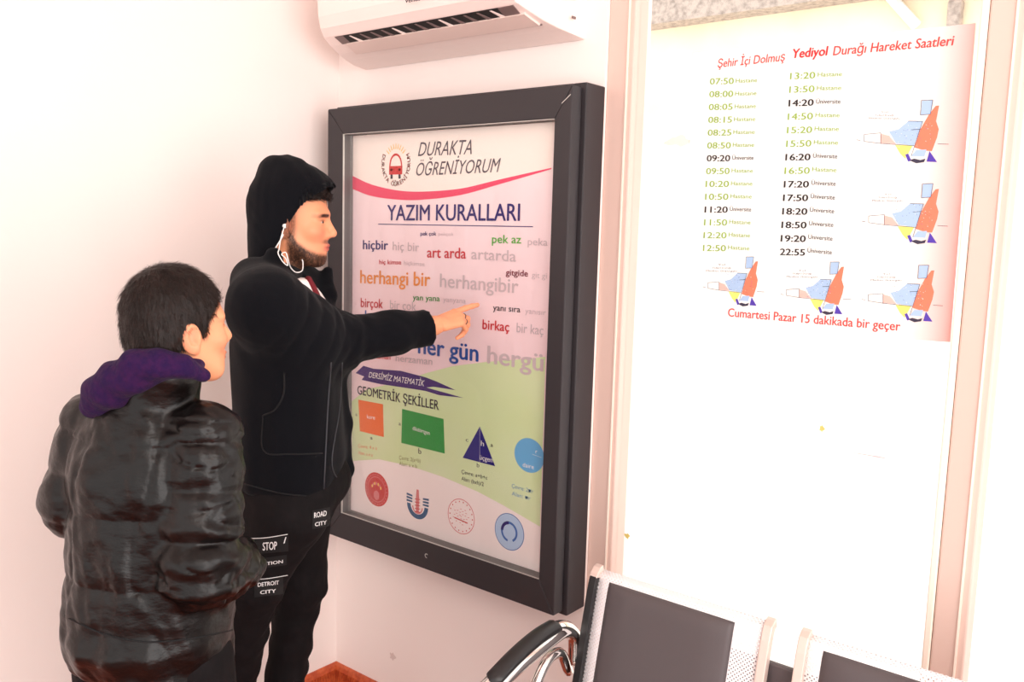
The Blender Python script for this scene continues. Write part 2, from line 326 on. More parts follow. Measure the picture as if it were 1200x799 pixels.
poly([(417, 437), (426, 428.5), (438, 432), (470, 434.5), (499, 442), (512, 447), (534, 457), (508, 453), (500, 454), (543, 466), (515, 463), (499, 458), (480, 455), (446, 450), (424, 445), (427, 441)], YP, M['purple'], po, 'brush_stroke')
T('DERSİMİZ MATEMATİK', (432.5, 442), (498, 452.5), 6.5, 'white', bold=.0, shear=.3, lift=.0018)
T('GEOMETRİK ŞEKİLLER', (419, 461.5), (514.5, 480.2), 10, 'black_ink', bold=.02)
poly([(420.2, 468.2), (449, 473.6), (450, 512), (422, 505)], YP, M['sq_orange'], po, 'orange_square')
T('kare', (430.5, 490), (440, 491.5), 4.5, 'white', lift=.0018); T('a', (417, 487), (419, 487.5), 4, 'black_ink'); T('a', (434, 514.5), (437, 515), 4, 'black_ink')
T('Çevre: 4 x a', (420, 524), (442, 527), 4, 'caporange'); T('Alan: a x a', (420, 532), (437, 535), 4, 'caporange')
poly([(471.5, 479), (520, 490.8), (521.4, 531.3), (470.6, 518.8)], YP, M['sq_green'], po, 'green_rectangle')
T('dikdörtgen', (484, 503.5), (504, 509.5), 4.5, 'white', lift=.0018); T('a', (467.5, 498), (470, 498.5), 4, 'black_ink'); T('b', (490.5, 531), (494, 532), 6, 'black_ink')
m = MB(); line(m, (491.3, 524), (491.3, 526.5), .3, M['black_ink'], YP); m.build('tick_mark', po)
T('Çevre: 2(a+b)', (468, 538), (493, 542), 4.5, 'caption'); T('Alan: a x b', (468, 545), (489, 548.5), 4.5, 'caption')
poly([(562.5, 499.5), (542.5, 536.2), (580.5, 546.2)], YP, M['tri'], po, 'navy_triangle')
m = MB(); line(m, (562.6, 501), (562.5, 541), .3, M['white'], YP, .0012); m.build('height_line', po)
T('h', (564, 522), (567.5, 522.8), 6, 'white', lift=.0018); T('üçgen', (562.5, 538), (577.5, 541.6), 5.5, 'white', lift=.0018)
T('c', (546, 517), (549, 517.6), 4.5, 'black_ink'); T('a', (575, 523), (578, 523.6), 4.5, 'black_ink'); T('b', (559, 547), (562, 547.6), 5, 'black_ink')
T('Çevre: a+b+c', (541, 554.5), (571.5, 562), 4.5, 'black_ink'); T('Alan: (bxh)/2', (541, 562.5), (567, 569.5), 4.5, 'black_ink')
c = at(620.3, 533.5, YP); cr = at(635.5, 533, YP)[0]-c[0]; m = MB(); q0 = c.copy(); n = 40; V = []
for i in range(n):
    a = 2*math.pi*i/n; x = min(c[0]+math.cos(a)*cr*1.17, IR-.003); V.append((x, YP-.0008, c[2]+math.sin(a)*cr*1.17*.93))
m.add(V, [tuple(range(n))], M['circle']); m.build('blue_circle', po)
m = MB(); line(m, (624, 532), (635, 536), .3, M['white'], YP, .0014); m.build('radius_line', po)
T('daire', (613, 546.5), (626, 549.5), 5, 'white', lift=.0018); T('r', (628, 531), (630, 531.4), 5, 'white', lift=.0018)
T('Çevre: 2πr', (600, 571), (625, 578), 4.5, 'capblue'); T('Alan: πr', (600, 580), (622, 586), 4.5, 'capblue')
# bus logo with ring of letters
m = MB(); lc = at(464, 192, YP); k = .00315; Pp = lambda x, y: (lc[0]+x*k*1.0, YP-.0012, lc[2]-y*k)
m.add([Pp(-9, 2), Pp(9, 2), Pp(9, 10), Pp(-9, 10)], [(0, 1, 2, 3)], M['seal_red'])
m.add([Pp(-7, 10), Pp(-4, 10), Pp(-4, 14), Pp(-7, 14)], [(0, 1, 2, 3)], M['black_ink']); m.add([Pp(4, 10), Pp(7, 10), Pp(7, 14), Pp(4, 14)], [(0, 1, 2, 3)], M['black_ink'])
for i in range(14):
    a0, a1 = math.pi*i/14, math.pi*(i+1)/14; R0, R1 = 7.2, 8.8
    m.add([Pp(math.cos(a)*r, 2-math.sin(a)*r*1.35) for a, r in ((a0, R0), (a0, R1), (a1, R1), (a1, R0))], [(0, 1, 2, 3)], M['seal_red'])
for x in (-6, 5): m.add([Pp(x-1, 4.5), Pp(x+1.5, 4.5), Pp(x+1.5, 6.5), Pp(x-1, 6.5)], [(0, 1, 2, 3)], M['seal_pink'])
for i in range(9):
    a = math.radians(40+i*12.5); m.add([Pp(math.cos(a+d)*r, -2-math.sin(a+d)*r) for d, r in ((-.05, 12), (-.02, 17), (.02, 17), (.05, 12))], [(0, 1, 2, 3)], M['yellow'])
m.build('bus_emblem', po)
s_ = 'DURAKTA ÖĞRENİYORUM'; VV = []; FF = []
for i, ch in enumerate(s_):
    if ch == ' ': continue
    V, Fc = text_mesh(ch, .02); V = V.copy(); V[:, 0] -= V[:, 0].mean(); a = math.radians(158+i*(224/(len(s_)-1))); sc_ = 6.2
    x = V[:, 0]*sc_; y = -V[:, 1]*sc_ ; rad = 21
    # letters stand outward-reading along the lower arc
    ox = math.cos(a)*rad; oy = -math.sin(a)*rad; tx, ty = -math.sin(a), -math.cos(a); nx, ny = math.cos(a), -math.sin(a)
    W = np.zeros_like(V); W[:, 0] = lc[0]+k*.95*(ox+x*tx-(-y)*nx*1.0); W[:, 2] = lc[2]-k*(oy+x*ty-(-y)*ny*1.0); W[:, 1] = YP-.0012
    b0 = len(VV); VV += W.tolist(); FF += [tuple(b0+j for j in f) for f in Fc]
mesh_obj('ring_lettering', VV, FF, M['seal_red'], po)
# four round seals at the foot of the poster
def seal(px, py, wpx, fn, nm):
    c = at(px, py, YP); r = at(px+wpx, py, YP)[0]-c[0]; m = MB(); fn(m, c, r); m.build(nm, po)
def s1(m, c, r):
    disc(m, c, r, r, M['seal_red'], YP); disc(m, c, r*.76, r*.76, M['seal_pink'], YP, .94, lift=.0011); disc(m, (c[0], 0, c[2]-r*.35), r*.24, r*.28, M['seal_pink'], YP, lift=.0011)
    for i in range(26): disc(m, (c[0]+r*.87*math.cos(i*.2417), 0, c[2]+r*.87*math.sin(i*.2417)), r*.05, r*.05, M['seal_pink'], YP, n=6, lift=.0011)
    for i in range(7): q = math.pi*(.1+i*.133); disc(m, (c[0]+r*.38*math.cos(q), 0, c[2]+r*.3*math.sin(q)+r*.05), r*.07, r*.1, M['seal_pink'] if i % 2 else M['yellow'], YP, n=8, lift=.0012)
def s2(m, c, r):
    disc(m, c, r, r*.95, M['steelblue'], YP, .66, 180, 360); disc(m, (c[0], 0, c[2]-r*.1), r*.5, r*.5, M['seal_pink'], YP, .8, 180, 360)
    for s in (-1, 1):
        for j in range(3): m.add([(c[0]+s*r*.5, YP-.001, c[2]+r*(.1+.2*j)), (c[0]+s*r*1.05, YP-.001, c[2]+r*(.1+.22*j)), (c[0]+s*r*1.05, YP-.001, c[2]+r*(.24+.22*j)), (c[0]+s*r*.5, YP-.001, c[2]+r*(.22+.2*j))], [(0, 1, 2, 3)], M['steelblue'])
    m.add([(c[0]+r*x, YP-.0012, c[2]+r*z) for x, z in ((-.14, -.5), (.14, -.5), (.16, .5), (.1, 1.1), (-.1, 1.1), (-.16, .5))], [(0, 1, 2, 3, 4, 5)], M['seal_pink'])
    for j in range(5): m.add([(c[0]-r*.25, YP-.0014, c[2]+r*(-.5+.22*j)), (c[0]+r*.25, YP-.0014, c[2]+r*(-.45+.22*j)), (c[0]+r*.25, YP-.0014, c[2]+r*(-.4+.22*j)), (c[0]-r*.25, YP-.0014, c[2]+r*(-.45+.22*j))], [(0, 1, 2, 3)], M['seal_red'])
def s3(m, c, r):
    disc(m, c, r, r, M['seal_pink'], YP, .955)
    for i in range(18): q = i*.349; disc(m, (c[0]+r*.84*math.cos(q), 0, c[2]+r*.84*math.sin(q)), r*.045, r*.045, M['seal_red'], YP, n=5)
    for i in range(26): q = i*2.4; rr = r*.12*math.sqrt(i); disc(m, (c[0]+rr*math.cos(q), 0, c[2]+rr*math.sin(q)*.8), r*.07, r*.02, M['seal_pink'], YP, n=6)
    m.add([(c[0]-r*.5, YP-.001, c[2]-r*.2), (c[0]+r*.5, YP-.001, c[2]-r*.3), (c[0]+r*.5, YP-.001, c[2]-r*.24), (c[0]-r*.5, YP-.001, c[2]-r*.14)], [(0, 1, 2, 3)], M['seal_red'])
def s4(m, c, r):
    disc(m, c, r, r, M['seal_blue2'], YP, lift=.0007); disc(m, c, r*.96, r*.96, M['seal_blue'], YP, lift=.0009)
    disc(m, c, r*.56, r*.56, M['seal_blue2'], YP, .78, -60, 260, lift=.0012); disc(m, c, r*.57, r*.57, M['navy'], YP, .7, 95, 180, lift=.0014)
seal(441.5, 573.3, 14, s1, 'red_seal'); seal(489.5, 592, 12.5, s2, 'crest'); seal(540.5, 605, 16, s3, 'dotted_seal'); seal(597, 623, 17.6, s4, 'blue_seal')
# ------------------------------------------------------------ timetable on the window
YT = -.002+.028
tm = bpy.data.materials.new('translucent_paper'); tm.use_nodes = True; nt = tm.node_tree; nt.nodes.clear()
o_ = nt.nodes.new('ShaderNodeOutputMaterial'); d_ = nt.nodes.new('ShaderNodeBsdfDiffuse'); t_ = nt.nodes.new('ShaderNodeBsdfTranslucent'); x_ = nt.nodes.new('ShaderNodeMixShader'); x_.inputs[0].default_value = .45
tc = nt.nodes.new('ShaderNodeTexCoord'); sp = nt.nodes.new('ShaderNodeSeparateXYZ'); nt.links.new(tc.outputs['Object'], sp.inputs[0])
rp = nt.nodes.new('ShaderNodeValToRGB'); nt.links.new(sp.outputs[0], rp.inputs[0])
rp.color_ramp.elements[0].position = .52; rp.color_ramp.elements[0].color = (1, .99, .98, 1); rp.color_ramp.elements[1].position = .62; rp.color_ramp.elements[1].color = (*srgb(250, 210, 206), 1)
for q in (d_, t_): nt.links.new(rp.outputs[0], q.inputs[0])
nt.links.new(d_.outputs[0], x_.inputs[1]); nt.links.new(t_.outputs[0], x_.inputs[2]); nt.links.new(x_.outputs[0], o_.inputs[0])
YT = .026
a = at(812, 62, YT); b_ = at(1143.5, 27, YT); c_ = at(1113.5, 401, YT); e_ = at(800, 381, YT)
tt = mesh_obj('timetable_poster', [a, b_, c_, e_, a+(0, .0012, 0), b_+(0, .0012, 0), c_+(0, .0012, 0), e_+(0, .0012, 0)], [(0, 3, 2, 1), (4, 5, 6, 7), (0, 1, 5, 4), (1, 2, 6, 5), (2, 3, 7, 6), (3, 0, 4, 7)], tm)
off = Vector(e_.tolist()); tt.data.transform(Matrix.Translation(-off)); tt.location = off
tag(tt, 'white paper minibus departure timetable with small coloured maps taped on the window', 'poster')
T = lambda s, A, B, h, m, **k: words(s, A, B, h, YT, M[m], tt, lift=.0008, **k)
T('Şehir İçi Dolmuş', (841, 79.3), (920, 71.2), 9.5, 'title', bold=.02, shear=.12); T('Yediyol', (928.5, 68.3), (970.5, 64.8), 10.5, 'title2', bold=.05, shear=.12)
T('Durağı Hareket Saatleri', (976, 65), (1118, 53), 10.5, 'title', bold=.03, shear=.12); T('Cumartesi Pazar 15 dakikada bir geçer', (853, 370.5), (1055, 387.5), 9.5, 'title', bold=.025)
Lr = [('07:50', 0), ('08:00', 0), ('08:05', 0), ('08:15', 0), ('08:25', 0), ('08:50', 0), ('09:20', 1), ('09:50', 0), ('10:20', 0), ('10:50', 0), ('11:20', 1), ('11:50', 0), ('12:20', 0), ('12:50', 0)]
Rr = [('13:20', 0), ('13:50', 0), ('14:20', 1), ('14:50', 0), ('15:20', 0), ('15:50', 0), ('16:20', 1), ('16:50', 0), ('17:20', 1), ('17:50', 1), ('18:20', 1), ('18:50', 1), ('19:20', 1), ('22:55', 1)]
for i, (s, u_) in enumerate(Lr):
    t = i/13; x = 831.8-8*t; y = 99+195*t; c1 = 'tblack' if u_ else 'olive'
    T(s, (x, y), (x+28.2-t*1.2, y-.6+t), 7, c1, bold=.035 if u_ else .02); T('Üniversite' if u_ else 'Hastane', (x+30.5-t, y-2), (x+55.5-t, y-2.8+t*2), 4.6, c1, bold=.01)
for i, (s, u_) in enumerate(Rr):
    t = i/13; x = 925.8-12*t; y = 93+205.7*t; c1 = 'tblack' if u_ else 'olive'
    T(s, (x, y), (x+29.6, y-1.2+t*2), 7.4, c1, bold=.04 if u_ else .02); T('Üniversite' if u_ else 'Hastane', (x+32.5, y-3.2), (x+61, y-3.8+t*3.2), 5, c1, bold=.01)
MP = [('m_orange', [(575, 445), (592, 443), (577, 520), (590, 560), (582, 600), (556, 668), (520, 665), (470, 650), (500, 560), (540, 490)]),
      ('m_blue', [(440, 520), (512, 522), (498, 560), (468, 640), (380, 630), (345, 572), (392, 560)]), ('m_blue', [(508, 420), (560, 417), (550, 485), (502, 488)]),
      ('m_pink', [(305, 582), (345, 592), (378, 632), (305, 628)]), ('m_yellow', [(375, 638), (462, 640), (440, 680), (425, 705), (400, 680)]),
      ('m_purple', [(545, 668), (582, 722), (530, 720)]), ('m_blue', [(480, 662), (530, 660), (520, 695), (455, 692)]), ('m_purple', [(425, 685), (440, 680), (455, 715), (440, 720)]),
      ('m_dark', [(445, 712), (470, 705), (500, 712), (525, 705), (518, 722), (480, 728), (460, 720)])]
ML = [((505, 418), (500, 490)), ((505, 418), (562, 416)), ((562, 416), (550, 486)), ((500, 490), (550, 486)), ((512, 520), (455, 692)), ((440, 520), (512, 521)), ((455, 563), (500, 560)),
      ((222, 586), (305, 578)), ((305, 578), (305, 632)), ((222, 586), (222, 620)), ((222, 620), (305, 630)), ((305, 630), (470, 642)), ((585, 632), (640, 634)), ((185, 612), (205, 616))]
def route_map(x0, y0, x1, y1, sl):
    mb = MB(); f = lambda p: (x0+(p[0]-185)/455*(x1-x0), y0+(p[1]-415)/320*(y1-y0)+sl*(p[0]-185)/455)
    for i, (mm, pts) in enumerate(MP):
        P = [at(*f(p), YT) for p in pts]
        for p in P: p[1] = YT-.0006-.00008*i
        mb.add(P, [tuple(range(len(P)))], M[mm])
    for A, B in ML: line(mb, f(A), f(B), .42, M['m_dark'], YT, .0016)
    for i in range(60):                   # scattered street dashes in the districts
        u, v = random.random(), random.random(); p = f((360+u*200, 520+v*130))
        line(mb, p, (p[0]+random.uniform(-1.2, 1.2), p[1]+random.uniform(-1, 1)), .3, M[random.choice(['m_dark', 'white', 'm_purple', 'white'])], YT, .0018)
    o = mb.build('route_map', tt)
    bm = bmesh.new(); bm.from_mesh(o.data); bmesh.ops.triangulate(bm, faces=bm.faces); bm.to_mesh(o.data); bm.free()
    cx = x0+(x1-x0)*.3; cy = y0+(y1-y0)*.2
    for j, s in enumerate(('Yol', 'Yediyol Durağı', 'Minibüs Güzergahı')): T(s, (cx-4-j*7, cy+j*3.6), (cx+4+j*7, cy+j*3.8), 1.9, 'm_dark', res=1)
route_map(1004, 117, 1112, 193, 0); route_map(1010, 214, 1111, 287, 1); route_map(824, 299, 896, 359, 2); route_map(915, 305, 998, 369, 2); route_map(1010, 308, 1105, 377, 3)
# ------------------------------------------------------------ air conditioner
ac = empty('air_conditioner', (.56, 0, 2.13), 'white split air conditioner unit high on the wall above the display cabinet', 'air conditioner')
prof = [(-.0, 2.128), (-.05, 2.133), (-.09, 2.14), (-.13, 2.152), (-.17, 2.168), (-.205, 2.185), (-.228, 2.205), (-.243, 2.235), (-.25, 2.28), (-.25, 2.38), (-.24, 2.41), (-.2, 2.425), (0, 2.425)]
xr = lambda y: float(np.interp(-y, [0, .05, .1, .2, .25], [.985, .983, .965, .925, .895])); xl = lambda y: float(np.interp(-y, [0, .05, .1, .2, .25], [.13, .132, .145, .17, .2]))
n = len(prof); V = [(xl(y), y, z) for y, z in prof]+[(xl(y)+.03, y-.002, z-.0005) for y, z in prof]+[(xr(y)-.03, y-.002, z-.0005) for y, z in prof]+[(xr(y), y, z) for y, z in prof]; Fc = []
for c in range(3):
    for i in range(n-1): Fc.append((c*n+i, c*n+i+1, (c+1)*n+i+1, (c+1)*n+i))
Fc += [tuple(range(n)), tuple(3*n+i for i in range(n))[::-1]]
MB().add(V, Fc, M['acw']).build('housing', ac, bevel=.004, seg=3)
zz = lambda y: float(np.interp(-y, [-p[0] for p in prof[:9]], [p[1] for p in prof[:9]]))
def acstrip(x0, x1, ya, yb, m, name, t=.002, nx=1, sh=.0):
    mb = MB(); ys = np.linspace(ya, yb, 4); V = []; 
    for y in ys:
        nv = np.array((0, -.45, -.9)); 
        for x in (x0-sh*(y-ya), x1+sh*(y-ya)): p = np.array((x, y, zz(y))); V += [p+nv*t, p]
    Fc = []
    for i in range(3): a = i*4; Fc += [(a, a+2, a+6, a+4), (a+1, a+5, a+7, a+3), (a, a+4, a+5, a+1), (a+2, a+3, a+7, a+6)]
    Fc += [(0, 1, 3, 2), (12, 14, 15, 13)]
    return mb.add(V, Fc, m).build(name, ac)
acstrip(.235, .855, -.203, -.174, M['dark'], 'air_outlet', .003)
acstrip(.855, .905, -.203, -.173, M['vane'], 'outlet_end', .0035); acstrip(.225, .262, -.203, -.173, M['vane'], 'outlet_end', .0035)
for i in range(13):
    x = .285+i*.045; V = [(x, -.201, zz(-.201)-.004), (x+.007, -.201, zz(-.201)-.004), (x+.032, -.176, zz(-.176)-.005), (x+.018, -.176, zz(-.176)-.005)]
    MB().prism(V, (0, .001, .003), M['vane'] if i % 4 else M['acw']).build('vane', ac)
acstrip(.245, .92, -.174, -.125, M['acg'], 'louvre_flap', .007, sh=.25); acstrip(.25, .935, -.125, -.12, M['vane'], 'flap_gap', .0035)
acn = at(476, 4, -.252); words('venus', (475, 3.6), (493, .4), 5.5, -.252, M['black_ink'], ac, bold=.03, name='front_lettering', lift=.0005)
for dx, dz in ((0, 0), (0, .05), (0, .1)):
    MB().box((.982, -.06, 2.17+dz), (.9855, -.045, 2.176+dz), M['vane']).build('side_vent', ac)
# ------------------------------------------------------------ waiting bench
steel = M['steel']; nt = steel.node_tree; b = nt.nodes['Principled BSDF']
perf = mat('perforated_steel', srgb(248, 244, 246), .38, metal=.15); nt = perf.node_tree; b = nt.nodes['Principled BSDF']
uvn = nt.nodes.new('ShaderNodeUVMap'); uvn.uv_map = 'grid'
vm = nt.nodes.new('ShaderNodeVectorMath'); vm.operation = 'FRACTION'; nt.links.new(uvn.outputs[0], vm.inputs[0])
vs = nt.nodes.new('ShaderNodeVectorMath'); vs.operation = 'DISTANCE'; vs.inputs[1].default_value = (.5, .5, 0); nt.links.new(vm.outputs[0], vs.inputs[0])
vm2 = nt.nodes.new('ShaderNodeVectorMath'); vm2.operation = 'ADD'; vm2.inputs[1].default_value = (.5, .5, 0); nt.links.new(uvn.outputs[0], vm2.inputs[0])
vm3 = nt.nodes.new('ShaderNodeVectorMath'); vm3.operation = 'FRACTION'; nt.links.new(vm2.outputs[0], vm3.inputs[0])
vs2 = nt.nodes.new('ShaderNodeVectorMath'); vs2.operation = 'DISTANCE'; vs2.inputs[1].default_value = (.5, .5, 0); nt.links.new(vm3.outputs[0], vs2.inputs[0])
mn = nt.nodes.new('ShaderNodeMath'); mn.operation = 'MINIMUM'; nt.links.new(vs.outputs['Value'], mn.inputs[0]); nt.links.new(vs2.outputs['Value'], mn.inputs[1])
gt = nt.nodes.new('ShaderNodeMath'); gt.operation = 'GREATER_THAN'; gt.inputs[1].default_value = .19; nt.links.new(mn.outputs[0], gt.inputs[0]); nt.links.new(gt.outputs[0], b.inputs['Alpha'])
BX = 1.318; SW = .40; PITCHX = .475
bench = empty('waiting_bench', (1.75, -.6, 0), 'silver perforated steel waiting bench with charcoal pads and chrome armrest by window', 'bench')
def curve_back(s):      # s: 0 top .. 1 bottom of backrest: (y, z)
    pts = [(-.335, .872), (-.352, .868), (-.362, .84), (-.38, .76), (-.402, .66), (-.425, .56), (-.44, .5), (-.455, .47)]
    k = s*(len(pts)-1); i = min(int(k), len(pts)-2); f = k-i; return np.array(pts[i])*(1-f)+np.array(pts[i+1])*f
def curve_seat(s):
    pts = [(-.45, .445), (-.5, .43), (-.6, .42), (-.72, .425), (-.84, .44), (-.89, .435), (-.905, .41)]
    k = s*(len(pts)-1); i = min(int(k), len(pts)-2); f = k-i; return np.array(pts[i])*(1-f)+np.array(pts[i+1])*f
def sheet(fn, x0, x1, m, name, parent, nu=12, nv=28, bulge=.0, lift=0., thick=.003, s0=0., s1=1., uv=True, soft=0.):
    V = []; UV = []; L = 0; prev = None
    for j in range(nv+1):
        s = s0+(s1-s0)*j/nv; y, z = fn(s)
        if prev is not None: L += math.hypot(y-prev[0], z-prev[1])
        prev = (y, z)
        y2, z2 = fn(min(1, s+.01)); y1, z1 = fn(max(0, s-.01)); t = np.array((y2-y1, z2-z1)); t /= np.linalg.norm(t)+1e-9; nrm = np.array((t[1], -t[0]))
        if nrm[0] > 0 and fn is curve_back: nrm = -nrm
        if nrm[1] < 0 and fn is curve_seat: nrm = -nrm
        for i in range(nu+1):
            u = i/nu; x = x0+(x1-x0)*u; k = lift
            if soft: k = lift*min(1, 6*min(u, 1-u)+.0)**.5*min(1, 8*min(j/nv, 1-j/nv))**.5+.001
            k -= bulge*(1-(2*u-1)**2)
            V.append((x, y+nrm[0]*k, z+nrm[1]*k)); UV.append((x/.0085, L/.0085))
    Fc = [(j*(nu+1)+i, j*(nu+1)+i+1, (j+1)*(nu+1)+i+1, (j+1)*(nu+1)+i) for j in range(nv) for i in range(nu)]
    o = mesh_obj(name, V, Fc, m, parent, smooth=True)
    uvl = o.data.uv_layers.new(name='grid')
    for l in o.data.loops: uvl.data[l.index].uv = UV[l.vertex_index]
    so = o.modifiers.new('solid', 'SOLIDIFY'); so.thickness = thick; so.offset = -1 if False else 0; return o
for k in range(3):
    x0 = BX+k*PITCHX; x1 = x0+SW
    rim_x = [(x0-.002, 'l'), (x1+.002, 'r')]
    br = sheet(curve_back, x0, x1, steel, 'backrest', bench, bulge=.0)
    br.data.materials.clear(); br.data.materials.append(perf)
    sheet(curve_back, x0+.035, x1-.068, M['pad'], 'back_pad', br, nu=24, lift=.012, s0=.2, s1=.93, thick=.002, soft=1)
    se = sheet(curve_seat, x0, x1, perf, 'seat', bench)
    sheet(curve_seat, x0+.04, x1-.04, M['pad'], 'seat_pad', se, nu=24, lift=.012, s0=.1, s1=.85, thick=.002, soft=1)
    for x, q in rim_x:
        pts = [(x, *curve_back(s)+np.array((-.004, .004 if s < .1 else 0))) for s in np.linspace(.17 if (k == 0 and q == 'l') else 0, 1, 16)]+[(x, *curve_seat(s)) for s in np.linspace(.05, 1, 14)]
        MB().tube([np.array(p) for p in pts], .0135, M['rim'] if not (k == 0 and q == 'l') else M['black'], 4, flat=1., up=(1, 0, 0), ph=.5).build('side_rim', bench, bevel=.002)  # reflections put into the colours: black on left end rim, pinkish elsewhere
MB().tube([(BX-.002, *curve_back(s)+np.array((-.004, .004 if s < .1 else 0))) for s in np.linspace(0, .19, 6)], .0135, M['rim'], 4, up=(1, 0, 0), ph=.5).build('rim_tip', bench, bevel=.002)
MB().box((BX-.05, -.49, .33), (BX+3*PITCHX+.02, -.41, .39), M['black']).build('beam', bench, bevel=.006)
MB().box((BX+.1, -.36, .62), (BX+3*PITCHX-.1, -.345, .80), M['pad']).build('back_bar', bench, bevel=.004)
for x in (BX+.12, BX+2.6*PITCHX):
    MB().tube(spline([(x, -.45, .34), (x, -.45, .12), (x, -.45, .05)], 4), .022, M['chrome'], 12).build('leg', bench, True)
    MB().tube(spline([(x, -.12, .02), (x, -.25, .045), (x, -.45, .06), (x, -.7, .045), (x, -.86, .02)], 5), .02, M['chrome'], 12).build('foot', bench, True)
def armrest(x):
    o = MB().tube(spline([(x, -.375, .655), (x, -.385, .72), (x, -.43, .752), (x, -.5, .75), (x, -.6, .735), (x, -.7, .705), (x, -.745, .66), (x, -.72, .6), (x, -.64, .53), (x, -.56, .44)], 6), .0155, M['chrome'], 12, flat=1.5).build('armrest', bench, True)
    MB().tube(spline([(x, -.40, .64), (x, -.44, .70), (x, -.5, .69), (x, -.55, .6), (x, -.56, .46)], 6), .012, M['chrome'], 10).build('inner_loop', o, True)
    MB().tube(spline([(x, -.45, .77), (x, -.52, .768), (x, -.6, .752), (x, -.68, .726)], 6), [.004]+[.012]*17+[.004], M['black'], 10, flat=1.7).build('arm_pad', o, True)
armrest(BX-.035); armrest(BX+3*PITCHX-.03)
# ============================================================ implicit-surface kit for bodies and clothes
def nrm(v): v = np.asarray(v, float); return v/np.linalg.norm(v)
def cap(a, b, ra, rb=None):
    a = np.asarray(a, float); b = np.asarray(b, float); rb = ra if rb is None else rb; d = b-a; L = (d@d)+1e-12
    def f(P):
        h = np.clip(((P-a)@d)/L, 0, 1); return np.linalg.norm(P-a-h[:, None]*d, axis=1)-(ra+(rb-ra)*h)
    return f
def ell(c, r, Mx=None):                    # Mx rows = local axes
    c = np.asarray(c, float); r = np.asarray(r, float)
    def f(P):
        q = P-c
        if Mx is not None: q = q@Mx.T
        k0 = np.linalg.norm(q/r, axis=1); k1 = np.linalg.norm(q/(r*r), axis=1)+1e-9; return k0*(k0-1)/k1
    return f
def smin(a, b, k):
    h = np.clip(.5+.5*(b-a)/k, 0, 1); return b+(a-b)*h-k*h*(1-h)
def union(fs, k):
    def f(P):
        d = fs[0](P)
        for g in fs[1:]: d = smin(d, g(P), k)
        return d
    return f
def chain(pts, k=.02):
    return union([cap(pts[i][0], pts[i+1][0], pts[i][1], pts[i+1][1]) for i in range(len(pts)-1)], k) if len(pts) > 2 else cap(pts[0][0], pts[1][0], pts[0][1], pts[1][1])
class Frame:                               # x = right, y = forward, z = up
    def __init__(s, o, az, pitch=0., roll=0., k=1.):
        a = math.radians(az); s.o = np.array(o, float); f = np.array((math.cos(a), math.sin(a), 0)); r = np.array((math.sin(a), -math.cos(a), 0)); u = np.array((0, 0, 1.))
        p = math.radians(pitch); f, u = f*math.cos(p)+u*math.sin(p), u*math.cos(p)-f*math.sin(p)
        q = math.radians(roll); r, u = r*math.cos(q)+u*math.sin(q), u*math.cos(q)-r*math.sin(q)
        s.M = np.array((r, f, u)); s.k = k
    def W(s, *p): return s.o+(np.array(p, float)*s.k)@s.M
    def L(s, P): return ((P-s.o)@s.M.T)/s.k
    def wrap(s, f): return lambda P: f(s.L(P))*s.k
def loft(prof, zc=.02, n=2.2):            # prof rows: z, half width, half depth, centre y ; local frame
    A = np.array(prof, float)
    def f(q):
        z = q[:, 2]; a = np.interp(z, A[:, 0], A[:, 1]); b = np.interp(z, A[:, 0], A[:, 2]); c = np.interp(z, A[:, 0], A[:, 3])
        d = ((np.abs(q[:, 0]/a)**n+np.abs((q[:, 1]-c)/b)**n)**(1/n)-1)*np.minimum(a, b)
        e = np.maximum(A[0, 0]-z, z-A[-1, 0]); return -smin(-d, -e, zc)
    return f
_nv = rng.rand(16, 3)*2-1
def wob(P, s, seed=0):                     # cheap smooth pseudo-noise in -1..1
    o = np.zeros(len(P))
    for i in range(4):
        v = _nv[(i+seed) % 16]; u_ = _nv[(i*3+seed+5) % 16]
        o += np.sin(P@(v*s*2.2)+3*np.sin(P@(u_*s*1.3)+i+seed)+i*1.7+seed)
    return o/4
